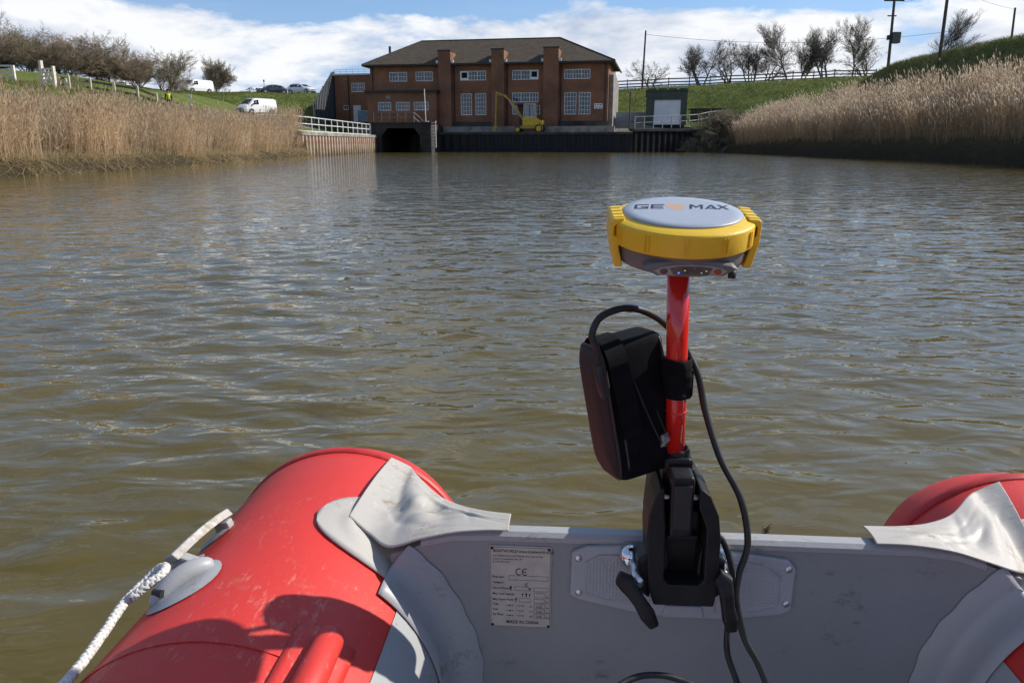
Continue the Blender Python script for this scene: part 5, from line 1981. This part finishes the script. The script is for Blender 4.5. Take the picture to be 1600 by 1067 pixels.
m.add(pts, [(i_ * 4 + k, i_ * 4 + (k + 1) % 4, (i_ + 1) * 4 + (k + 1) % 4, (i_ + 1) * 4 + k) for i_ in range(ns - 1) for k in range(4)] + [(0, 1, 2, 3), tuple(range(ns * 4 - 4, ns * 4))])
gh = m.build('grab_handle', PALE_PVC, boat, bevel=.0015)
for x_, y_, z_ in ((-.468, .936, .488), (-.490, .846, .480)):
    MB().bar((x_ - .003, y_, z_ + .006), tp(-1, y_, 124, -.004), .022, .016, (0, 1, 0)).build('handle_foot', GREY_PVC, gh, bevel=.003)
for y_ in (.935, .845):
    m = MB()
    pts = []
    for j in range(5):
        for k in range(16):
            a = math.tau * k / 16
            f_ = 1 - j / 4 * .98
            pts.append(tp(-1, y_ + .030 * math.cos(a) * f_, 128 + 8 * math.sin(a) * f_, .001 + .003 * min(1, j)))
    m.grid([pts[j * 16 + k] for k in range(16) for j in range(5)], 16, 5, True)
    m.build('handle_base', GREY_PVC, gh, smooth=True)
# red moulded oar keeper on the left tube
m = MB()
m.tube([tp(-1, .700, 59, .004), tp(-1, .688, 59, .012), tp(-1, .62, 59, .015), tp(-1, .50, 59, .015)], [.010, .0155, .0165, .0165], 18)
ok_ = m.build('oar_keeper', RED_PVC, boat, smooth=True)
m = MB()
for i in range(9):
    pass
pts = [tp(-1, .705 - .22 * i / 10, 50 + 19 * j / 8, .002 + .003 * math.sin(math.pi * j / 8)) for i in range(11) for j in range(9)]
m.grid(pts, 11, 9)
m.build('keeper_base', RED_PVC, ok_, smooth=True, solid=.002)


# ================================================================ things carried by the boat
def bthing(name, label, cat, base):
    o = thing(name, label, cat, BM_ @ Vector(base), B_A)
    return o, Matrix.Translation(-Vector(base))


def spline(P, n=10):
    P = [Vector(p) for p in P]
    out_ = []
    for i in range(len(P) - 1):
        a, b, c, d = P[max(i - 1, 0)], P[i], P[i + 1], P[min(i + 2, len(P) - 1)]
        for k in range(n):
            f_ = k / n
            out_.append(.5 * ((2 * b) + (c - a) * f_ + (2 * a - 5 * b + 4 * c - d) * f_ ** 2 + (3 * b - a - 3 * c + d) * f_ ** 3))
    out_.append(P[-1])
    return out_


BLACK_PL = nmat('black_plastic', (.007, .007, .008), (.014, .014, .015), 30, .45, .0003, 300, spec=.3)
BLACK_RUB = nmat('black_rubber', (.010, .010, .010), (.022, .022, .022), 40, .5)
BLACK_FAB = NT('black_nylon')
_wv = BLACK_FAB.new('ShaderNodeTexChecker')
_wv.inputs['Scale'].default_value = 900
BLACK_FAB.link(BLACK_FAB.coords(), _wv.inputs['Vector'])
BLACK_FAB = BLACK_FAB.set(color=BLACK_FAB.ramp(BLACK_FAB.noise(BLACK_FAB.coords(), 40, 5), [(.3, (.004, .004, .005)), (.7, (.009, .009, .0105))]), rough=.8, normal=BLACK_FAB.bump(_wv.outputs['Fac'], .0003, .6), spec=.12)
MAROON_FAB = nmat('maroon_black_fabric', (.018, .007, .008), (.034, .012, .013), 50, .7, .0004, 500)

# --- clamp on the transom
cb_ = (.137, .84, .47)
clamp, T = bthing('transom_clamp', 'black plastic clamp bracket gripping the transom under the red pole', 'clamp', cb_)
T = T @ Matrix.Translation((.138, 0, .628)) @ Matrix.Diagonal((.86, 1, .93, 1)) @ Matrix.Translation((-.138, 0, -.628))
U = [(.1015, .468), (.1815, .4685), (.1845, .49), (.1850, .56), (.1805, .592), (.168, .618), (.158, .626), (.1535, .626), (.1545, .60), (.1655, .575), (.1660, .505), (.160, .4975), (.120, .4975), (.114, .504), (.1125, .575), (.1095, .60), (.1085, .626), (.104, .626), (.096, .612), (.0895, .59), (.0880, .56), (.0935, .49)]
MB().prism(U, .800, .858, 'Y').xform(T).build('frame', BLACK_PL, clamp, bevel=.004, seg=3)
m = MB()
m.prism([(.114, .49), (.164, .49), (.165, .58), (.113, .58)], .835, .860, 'Y')
m.xform(T).build('jaw', BLACK_PL, clamp, bevel=.004)
m = MB()
m.prism([(.1135, .498), (.1205, .520), (.1165, .541), (.1135, .545)], .812, .840, 'Y')
m.prism([(.1650, .498), (.1590, .505), (.1610, .530), (.1650, .545)], .812, .840, 'Y')
m.box(.118, .160, .823, .8345, .545, .552)
m.xform(T).build('jaw_rib', BLACK_PL, clamp, bevel=.002)
m = MB()
m.prism([(.097, .532), (.177, .532), (.172, .60), (.160, .615), (.112, .615), (.102, .60)], .8585, .935, 'Y')
m.xform(T).build('saddle', BLACK_PL, clamp, bevel=.006)
MB().box(.105, .170, .912, .935, .45, .533).xform(T).build('rear_jaw', BLACK_PL, clamp, bevel=.004)
m = MB()
m.prism([(.1175, .560), (.1475, .560), (.1480, .640), (.1160, .640)], .803, .836, 'Y')
m.xform(T).build('pole_socket', BLACK_PL, clamp, bevel=.004)
MB().prism([(.121, .572), (.144, .572), (.144, .630), (.121, .630)], .8005, .8035, 'Y').xform(T).build('socket_face', BLACK_RUB, clamp, bevel=.001)
MB().revolve([(.0135, .632), (.0175, .634), (.0178, .652), (.0160, .655), (.0135, .655)], 28, (.1315, .8605, 0), 'Z', closed=True).xform(T).build('collar', BLACK_PL, clamp, smooth=True, bevel=.001)
MB().tube([(.110, .82, .606), (.158, .82, .606)], .0035, 10).xform(T).build('pivot_pin', STEEL, clamp)
MB().prism([(.112, .580), (.1510, .580), (.1510, .648), (.112, .648)], .838, .880, 'Y').xform(T).build('socket_block', BLACK_PL, clamp, bevel=.005)
T = Matrix.Translation(-Vector(cb_))
CHROME = NT('chrome').set(color=(.75, .76, .78), rough=.06, metal=1.0)
for x_, s_ in ((.0835, -1), (.1925, 1)):
    MB().revolve([(0, -.018), (.006, -.0178), (.0125, -.013), (.0150, -.006), (.0155, .0)], 28, (x_, YT - .010, .509), 'Y').xform(T).build('screw_disc', CHROME, clamp, smooth=True)
    MB().tube([(x_, .855, .509), (x_ * .9 + .0137, .80, .507)], .006, 10).xform(T).build('screw_shaft', STEEL, clamp, smooth=True)
    MB().prism([(x_ - s_ * .004, .53), (x_ - s_ * .018, .54), (x_ - s_ * .020, .478), (x_ - s_ * .004, .49)], .812, .846, 'Y').xform(T).build('screw_boss', BLACK_PL, clamp, bevel=.004)
for pts in ([(.0640, .800, .514), (.0745, .794, .510), (.0810, .790, .502), (.0885, .787, .492), (.0985, .785, .476), (.1065, .784, .4625)],
            [(.1760, .800, .5225), (.1840, .796, .517), (.1865, .790, .505), (.1885, .788, .490), (.1920, .786, .475), (.1945, .785, .4605)]):
    m = MB()
    P_ = [Vector(p) for p in pts]
    ws = (.0105, .0145, .0115, .0105, .0125, .0085)
    ds = (.010, .013, .011, .010, .011, .008)
    pts_ = []
    for i, p in enumerate(P_):
        t_ = (P_[min(i + 1, 5)] - P_[max(i - 1, 0)]).normalized()
        n_ = t_.cross(Vector((0, 1, 0))).normalized()
        for a, b in ((-1, -.6), (-.6, -1), (.6, -1), (1, -.6), (1, .6), (.6, 1), (-.6, 1), (-1, .6)):
            pts_.append(p + n_ * a * ws[i] * .72 + Vector((0, 1, 0)) * b * ds[i] * .6)
    m.add(pts_, [(i * 8 + k, i * 8 + (k + 1) % 8, (i + 1) * 8 + (k + 1) % 8, (i + 1) * 8 + k) for i in range(5) for k in range(8)] + [tuple(range(8)), tuple(range(40, 48))])
    m.xform(T).build('lever', BLACK_PL, clamp, bevel=.0015)

# --- pole
PB, PT_ = Vector((.1325, .862, .600)), Vector((.1172, .826, .890))
pole, T = bthing('survey_pole', 'glossy red survey pole standing on the transom clamp', 'pole', PB)
trd = NT('red_gloss_paint')
nz = trd.noise(trd.coords((1, 1, .35)), 160, 4, .7)
trd.set(color=trd.mix(trd.ramp(nz, [(.70, (0, 0, 0)), (.74, (1, 1, 1))]), (.62, .018, .012), (.7, .45, .42)), rough=.16)
trd.b.inputs['Coat Weight'].default_value = .6
MB().tube([PB, PB.lerp(PT_, .5), PT_], [.0112, .0118, .0123], 32, True).xform(T).build('shaft', trd.m, pole, smooth=True)
MB().tube([PB.lerp(PT_, .975), PB.lerp(PT_, .993)], .0128, 32).xform(T).build('top_ferrule', nmat('dull_red', (.3, .02, .015), (.4, .03, .02), 30, .4), pole, smooth=True)
MB().tube([PB.lerp(PT_, .35), PB.lerp(PT_, .356)], .01215, 32).xform(T).build('joint_ring', trd.m, pole, smooth=True)
# strap round the pole that holds the bag
sb_, st2 = PB.lerp(PT_, .415), PB.lerp(PT_, .575)
strap, T = bthing('hook_strap', 'black fabric strap wrapped round the red pole', 'strap', sb_)
m = MB()
pts = []
for i in range(14):
    c_ = sb_.lerp(st2, i / 13)
    for k in range(40):
        a = math.tau * k / 40
        r_ = .0148 + .0009 * math.sin(3 * a + i * .5) + .0006 * math.sin(i * 1.9)
        pts.append(c_ + Vector((math.cos(a) * r_ + (.0018 if math.cos(a) > .8 else 0), math.sin(a) * r_, 0)))
m.add(pts, [(i * 40 + k, i * 40 + (k + 1) % 40, (i + 1) * 40 + (k + 1) % 40, (i + 1) * 40 + k) for i in range(13) for k in range(40)])
m.xform(T).build('band', BLACK_FAB, strap, smooth=True, solid=.002)
m = MB()
m.obox((sb_.x + .0155, sb_.y - .004, sb_.z + .018), (.003, .012, .030))
m.xform(T).build('loose_end', BLACK_FAB, strap, bevel=.001)

# --- battery bag
bc = Vector((.0770, .866, .7050))
bag, T = bthing('battery_bag', 'black zipped battery bag hanging from the left of the red pole', 'bag', bc)
bag_rot = Matrix.Rotation(R(-10.5), 4, 'Y') @ Matrix.Rotation(R(24), 4, 'Z') @ Matrix.Diagonal((.955, .955, .95, 1))
bw, bd, bh = .080, .062, .172
m = MB()
nxs = 14
pts = []
prof = []
for k in range(32):
    a = math.tau * k / 32
    cs, sn = math.cos(a), math.sin(a)
    e_ = .28
    prof.append((math.copysign(abs(cs) ** e_, cs), math.copysign(abs(sn) ** e_, sn)))
zst = [-1, -.985, -.93, -.7, -.4, 0, .4, .7, .88, .955, .99, 1]
shr = [.80, .90, .97, 1.0, 1.012, 1.01, 1.0, .99, .965, .91, .82, .66]
for z_, s_ in zip(zst, shr):
    for x_, y_ in prof:
        bul = 1 + .02 * math.sin(z_ * 5 + x_ * 2)
        pts.append((bw / 2 * x_ * s_ * bul + .004 * z_, bd / 2 * y_ * s_ * bul, bh / 2 * z_))
nz_ = len(zst)
m.add(pts, [(i * 32 + k, i * 32 + (k + 1) % 32, (i + 1) * 32 + (k + 1) % 32, (i + 1) * 32 + k) for i in range(nz_ - 1) for k in range(32)] + [tuple(range(32)), tuple(range((nz_ - 1) * 32, nz_ * 32))])
body_ = m.xform(bag_rot).build('body', BLACK_FAB, bag, smooth=True)
# bulging front cover on the outward face
m = MB()
pts = []
for i in range(17):
    z_ = -1 + 2 * i / 16
    for j in range(11):
        y_ = -1 + 2 * j / 10
        edge_ = max(abs(z_) ** 4, abs(y_) ** 4)
        pts.append((-bw / 2 - .0105 * (1 - edge_) - .0015, y_ * bd / 2 * .97 * (1 - .10 * abs(z_) ** 6), z_ * bh / 2 * .955 * (1 - .05 * abs(y_) ** 6)))
m.grid(pts, 17, 11)
m.xform(bag_rot).build('front_cover', MAROON_FAB, bag, smooth=True, solid=.003)
# piping and zip running round the seam
for nm, xx, rr_, mt in (('piping', -bw / 2 - .001, .0022, BLACK_RUB), ('zip', -bw / 2 + .010, .0016, nmat('zip_teeth', (.02, .02, .02), (.05, .05, .05), 200, .4)), ('piping', bw / 2 - .004, .0017, BLACK_RUB)):
    loop = []
    for k in range(49):
        a = math.tau * k / 48
        cs, sn = math.cos(a), math.sin(a)
        s_ = 1.005
        loop.append((xx, math.copysign(abs(cs) ** .3, cs) * bd / 2 * s_, math.copysign(abs(sn) ** .3, sn) * bh / 2 * .97))
    MB().tube(loop, rr_, 6, False).xform(bag_rot).build(nm, mt, bag, smooth=True)
MB().box(-bw / 2 + .008, -bw / 2 + .013, -bd / 2 - .004, -bd / 2 - .001, .018, .042).xform(bag_rot).build('zip_puller', STEEL, bag, bevel=.001)
# carrying strap folded over the top, with its loop down the face
m = MB()
wv_ = [(-.020, -bd / 2 - .004, -.030), (-.0215, -bd / 2 - .006, .0), (-.024, -bd / 2 - .006, .04), (-.026, -bd / 2 - .003, .075), (-.026, -.018, .0905), (-.026, .01, .091), (-.026, bd / 2 - .002, .078)]
sp1 = spline(wv_, 6)
pts = []
for p in sp1:
    pts += [p + Vector((-.0125, 0, 0)), p + Vector((.0125, 0, 0))]
m.add(pts, [(2 * i, 2 * i + 1, 2 * i + 3, 2 * i + 2) for i in range(len(sp1) - 1)])
m.xform(bag_rot).build('webbing', BLACK_FAB, bag, solid=.0022)
m = MB()
wv_ = [(-.010, -bd / 2 - .004, .045), (-.004, -bd / 2 - .009, .010), (.006, -bd / 2 - .012, -.030), (.014, -bd / 2 - .012, -.050), (.020, -bd / 2 - .010, -.040), (.014, -bd / 2 - .006, -.005)]
m.tube(spline(wv_, 6), .0008, 6)
m.xform(bag_rot).build('cord', nmat('grey_cord', (.012, .012, .013), (.03, .03, .031), 60, .8), bag, smooth=True)
MB().prism([(.010, -.050), (.022, -.044), (.021, -.034), (.012, -.036)], -bd / 2 - .013, -bd / 2 - .010, 'Y').xform(bag_rot).build('tag', nmat('silver_tag', (.06, .06, .06), (.3, .3, .3), 150, .45), bag)
MB().tube(spline([(bw / 2 - .006, .0, .055), (bw / 2 + .008, .008, .042), (bw / 2 + .014, .014, .025), (bw / 2 + .006, .012, .012)], 6), .0038, 8).xform(bag_rot).build('side_loop', BLACK_FAB, bag, smooth=True)

# --- receiver head
rb_ = Vector((.1165, .825, .8675))
rec, T = bthing('satellite_receiver', 'round yellow and grey survey receiver on top of the red pole', 'receiver', rb_)
RM = Matrix.Rotation(R(9.7), 4, 'X') @ Matrix.Rotation(R(.8), 4, 'Y') @ Matrix.Rotation(R(2.5), 4, 'Z') @ Matrix.Translation((0, 0, .0194)) @ Matrix.Diagonal((.905, .905, .643, 1))
YPL = pvc('yellow_plastic', (.80, .52, .030), (.55, .36, .06), .2, (.30, .21, .05), .3, .42, .60)
GPL = pvc('grey_receiver_plastic', (.15, .152, .152), (.22, .22, .22), .2, (.10, .095, .085), .3, .45)
TPL = pvc('pale_grey_receiver_top', (.36, .40, .46), (.45, .47, .5), .15, (.3, .3, .3), .15, .38)
MB().revolve([(0, -.012), (.046, -.012), (.062, -.0095), (.0712, -.004), (.0738, .006), (.0752, .026), (.0760, .040)], 72).xform(RM).build('housing', GPL, rec, smooth=True)
MB().revolve([(.060, .026), (.0790, .0262), (.0816, .0290), (.0818, .0606), (.0804, .0634), (.0685, .0688), (.0660, .0690), (.060, .0685)], 96, closed=True).xform(RM).build('bumper_ring', YPL, rec, smooth=True, bevel=.0004)
MB().revolve([(.0672, .0686), (.0676, .0700), (.0665, .0722), (.055, .0731), (.03, .0738), (0, .0740)], 96).xform(RM).build('top_cover', TPL, rec, smooth=True)
for a in (-154, -126, -96, -65, -35):
    for da in (-1.5, 1.5):
        q_ = R(a + da)
        c_, s_ = math.cos(q_), math.sin(q_)
        MB().obox((c_ * .0820, s_ * .0820, .0450), (.0028, .0011, .0250), Matrix.Rotation(q_, 3, 'Z')).xform(RM).build('grip_rib', YPL, rec)
for s_ in (-1, 1):
    poly = [(.0680, .0702), (.0812, .0690), (.0836, .0650), (.0836, .0320), (.0775, -.0100), (.0680, -.0100), (.0732, .0200), (.0745, .0380), (.0795, .0420), (.0795, .0565), (.0700, .0655)]
    poly = [(x_ * s_, z_) for x_, z_ in poly]
    br = MB().prism(poly, -.029, .029, 'Y').xform(RM).build('bumper_bracket', YPL, rec, bevel=.002, seg=3)
    for k, y_ in enumerate((-.0205, -.007, .007, .0205)):
        m = MB()
        m.bar((s_ * .0690, y_, .0706), (s_ * .0815, y_, .0692), .0065, .0020)
        m.xform(RM).build('rib', YPL, br, bevel=.0008)
m = MB()
m.prism([(-.036, -.003), (.036, -.003), (.052, .009), (.044, .0155), (.026, .0205), (0, .0222), (-.026, .0205), (-.044, .0155), (-.052, .009)], -.0738, -.03, 'Y')
con = m.xform(RM).build('console', GPL, rec, bevel=.003, seg=3)
MB().prism([(-.0325, -.0010), (.0325, -.0010), (.0395, .0058), (.033, .0115), (.018, .0150), (0, .0162), (-.018, .0150), (-.033, .0115), (-.0395, .0058)], -.0750, -.0735, 'Y').xform(RM).build('keypad', nmat('keypad_film', (.27, .25, .22), (.34, .32, .28), 60, .5), con, bevel=.0004)
MB().prism([(-.0185, .0004), (.0185, .0004), (.0230, .0108), (.012, .0132), (-.012, .0132), (-.0230, .0108)], -.0756, -.0748, 'Y').xform(RM).build('display', nmat('display_film', (.06, .055, .05), (.12, .11, .1), 60, .4), con)
for x_, cc in ((-.0290, (.12, .06, .05)), (.0290, (.30, .06, .03))):
    MB().revolve([(0, -.0766), (.0036, -.0763), (.0042, -.0748)], 20, (x_, 0, .0056), 'Y').xform(RM).build('button', nmat('button_rubber', cc, tuple(c * 1.2 for c in cc), 50, .5), con, smooth=True)
for x_, z_, cc, es in ((-.0130, .0036, (.10, .12, 1.0), 1.6), (-.0065, .0072, (.6, .6, .05), .25), (.0165, .0068, (.6, .6, .1), .25), (.0115, .0036, (.5, .5, .45), .2), (.0, .0036, (.25, .22, .18), 0), (-.016, .0105, (.25, .22, .18), 0), (.004, .0108, (.25, .22, .18), 0), (.0135, .0106, (.25, .22, .18), 0)):
    MB().revolve([(0, -.0766), (.0009, -.0764), (.0012, -.0754)], 12, (x_, 0, z_), 'Y').xform(RM).build('indicator_lamp', NT('indicator').set(color=cc, rough=.3, emit=cc if es else None, es=es), con, smooth=True)
m = MB()
m.tube([(.046, -.058, .006), (.0475, -.064, -.002), (.0470, -.066, -.009)], [.0055, .0045, .0042], 12)
m.xform(RM).build('antenna_plug', BLACK_RUB, rec, smooth=True)
# dark wide lettering and the orange disc on the top cover
INKB = nmat('navy_print', (.012, .014, .035), (.02, .022, .05), 60, .5)
ORG = NT('orange_print')
ORG = ORG.set(color=ORG.mix(ORG.ramp(ORG.noise(ORG.coords(), 220, 4), [(.35, (0, 0, 0)), (.65, (1, 1, 1))]), (.55, .28, .13), (.46, .36, .27)), rough=.5)


def top_z(x_, y_):
    r_ = math.hypot(x_, y_)
    return float(np.interp(r_, [0, .03, .055, .0665], [.0740, .0738, .0731, .0718])) + .00025


def flat(poly):
    return [(x_, y_, top_z(x_, y_)) for x_, y_ in poly]


glyph = {
    'G': [[(0, 0), (1, 0), (1, .5), (.48, .5), (.48, .32), (.8, .32), (.8, .2), (.2, .2), (.2, .8), (1, .8), (1.02, 1), (.1, 1), (0, .88)]],
    'E': [[(0, 0), (1, 0), (1, .2), (.2, .2), (.2, .4), (.92, .4), (.92, .6), (.2, .6), (.2, .8), (1, .8), (1.04, 1), (0, 1)]],
    'M': [[(0, 0), (.2, 0), (.2, .66), (.5, .22), (.8, .66), (.8, 0), (1, 0), (1, 1), (.8, 1), (.5, .55), (.2, 1), (0, 1)]],
    'A': [[(0, 0), (.22, 0), (.52, .68), (.70, .26), (.36, .26), (.28, .08), (.80, .08), (.84, 0), (1.08, 0), (.62, 1), (.42, 1)]],
    'X': [[(0, 0), (.26, 0), (.53, .36), (.82, 0), (1.1, 0), (.66, .52), (1.05, 1), (.80, 1), (.54, .68), (.28, 1), (.02, 1), (.40, .52)]]}
for ch, x_, w_ in (('G', -.0535, .0165), ('E', -.0345, .0150), ('M', .0100, .0155), ('A', .0275, .0140), ('X', .0410, .0135)):
    for poly in glyph[ch]:
        pp = []
        for a, b in poly:
            yy = .004 + .0205 * b
            pp.append((x_ + w_ * a + .004 * (b - .5), yy))
        MB().add(flat(pp), [tuple(range(len(pp)))]).xform(RM).build('letter', INKB, rec, recalc=False)
MB().add([(-.0055 + .0115 * math.cos(k / 24 * math.tau), .0142 + .0135 * math.sin(k / 24 * math.tau), .0739 + .0001) for k in range(24)], [tuple(range(24))]).xform(RM).build('emblem', ORG, rec, recalc=False)


# --- cables and rope
def cable(label, P, r, tie=None):
    S_ = spline(P, 10)
    o = MB()
    b = S_[0]
    o.tube([p - b for p in S_], r, 12)
    ob = o.build('cable', BLACK_RUB, None, smooth=True)
    ob.location = BM_ @ b
    ob.rotation_euler = (0, 0, B_A)
    tag(ob, label, 'cable')
    return ob


cable('thick black cable arching from the bag over behind the pole and down past the clamp',
      [(.034, .802, .765), (.032, .80, .787), (.027, .80, .803), (.038, .81, .821), (.069, .83, .8255), (.104, .86, .807), (.137, .887, .770), (.155, .88, .736), (.164, .87, .696), (.181, .85, .645), (.205, .835, .600), (.2145, .825, .550), (.205, .815, .515), (.202, .805, .488), (.212, .795, .445), (.231, .785, .411), (.25, .765, .36), (.27, .74, .27), (.29, .70, .185)], .0040)
cable('short black cable hanging behind the right clamp lever', [(.172, .848, .552), (.185, .835, .551), (.198, .832, .52), (.205, .828, .48), (.199, .823, .445), (.199, .815, .409), (.212, .80, .372), (.235, .77, .29), (.24, .74, .185)], .0036)
cable('black cable loop rising at the bottom edge of the picture below the clamp', [(-.02, .66, .18), (.02, .70, .36), (.048, .72, .411), (.075, .74, .4225), (.103, .75, .4235), (.132, .75, .419), (.160, .74, .408), (.19, .72, .36), (.22, .69, .18)], .0036)
cable('small black connector lead joining the bag top to the thick cable', [(.034, .802, .768), (.036, .800, .755), (.040, .800, .742), (.043, .803, .733)], .0052)

# white braided rope tied to the grey holder
rope_path = spline([(-.44, .10, .515), (-.462, .30, .50), (-.485, .50, .485), (-.497, .635, .475), (-.503, .70, .477), (-.506, .75, .484), (-.500, .785, .490), (-.490, .800, .499), (-.478, .797, .505), (-.474, .782, .505), (-.484, .768, .500), (-.498, .755, .490)], 14)
b = rope_path[0]
m = MB()
tot = 0.0
Lr = [0.0]
for a_, c_ in zip(rope_path[:-1], rope_path[1:]):
    tot += (c_ - a_).length
    Lr.append(tot)
fine = []
N_ = 640
for k in range(N_):
    s_ = tot * k / (N_ - 1)
    i = min(max(int(np.searchsorted(Lr, s_)) - 1, 0), len(rope_path) - 2)
    u = (s_ - Lr[i]) / max(1e-6, Lr[i + 1] - Lr[i])
    fine.append((rope_path[i].lerp(rope_path[i + 1], u), s_))
rope = thing('white_rope', 'white braided rope tied to the grey holder on the left tube', 'rope', BM_ @ b, B_A)
ROPE_M = nmat('white_rope_fibre', (.54, .52, .48), (.70, .68, .64), 90, .9, .0012, 500)
for sg in range(6):
    P_ = []
    for i, (p, s_) in enumerate(fine):
        t_ = (fine[min(i + 1, N_ - 1)][0] - fine[max(i - 1, 0)][0]).normalized()
        n1_ = t_.cross(Vector((0, 0, 1))).normalized()
        n2_ = n1_.cross(t_)
        dirn = 1 if sg < 3 else -1
        a = dirn * s_ * 330 + sg * math.tau / 3
        wv2 = .0029 + .0003 * math.sin(s_ * 190 * 3 + sg)
        P_.append(p + n1_ * math.cos(a) * wv2 + n2_ * math.sin(a) * wv2 - b)
    MB().tube(P_, .0029, 6).build('strand', ROPE_M, rope, smooth=True)
# a floating dead sprig and specks of foam beyond the transom
sp2 = thing('floating_sprig', 'small brown dead sprig floating just beyond the transom', 'sprig', (.655, 1.80, -.01))
m = MB()
g = random.Random(9)
m.tube([(0, 0, -.02), (.004, 0, .055)], [.002, .0012], 5)
for k in range(60):
    z_ = g.uniform(.0, .052)
    a = g.uniform(0, math.tau)
    m.tube([(.003, 0, z_), (.003 + .012 * math.cos(a), .012 * math.sin(a), z_ + g.uniform(0, .012))], [.002, .0008], 4)
m.build('seed_head', nmat('sprig_brown', (.16, .10, .06), (.30, .2, .12), 40, .9), sp2)
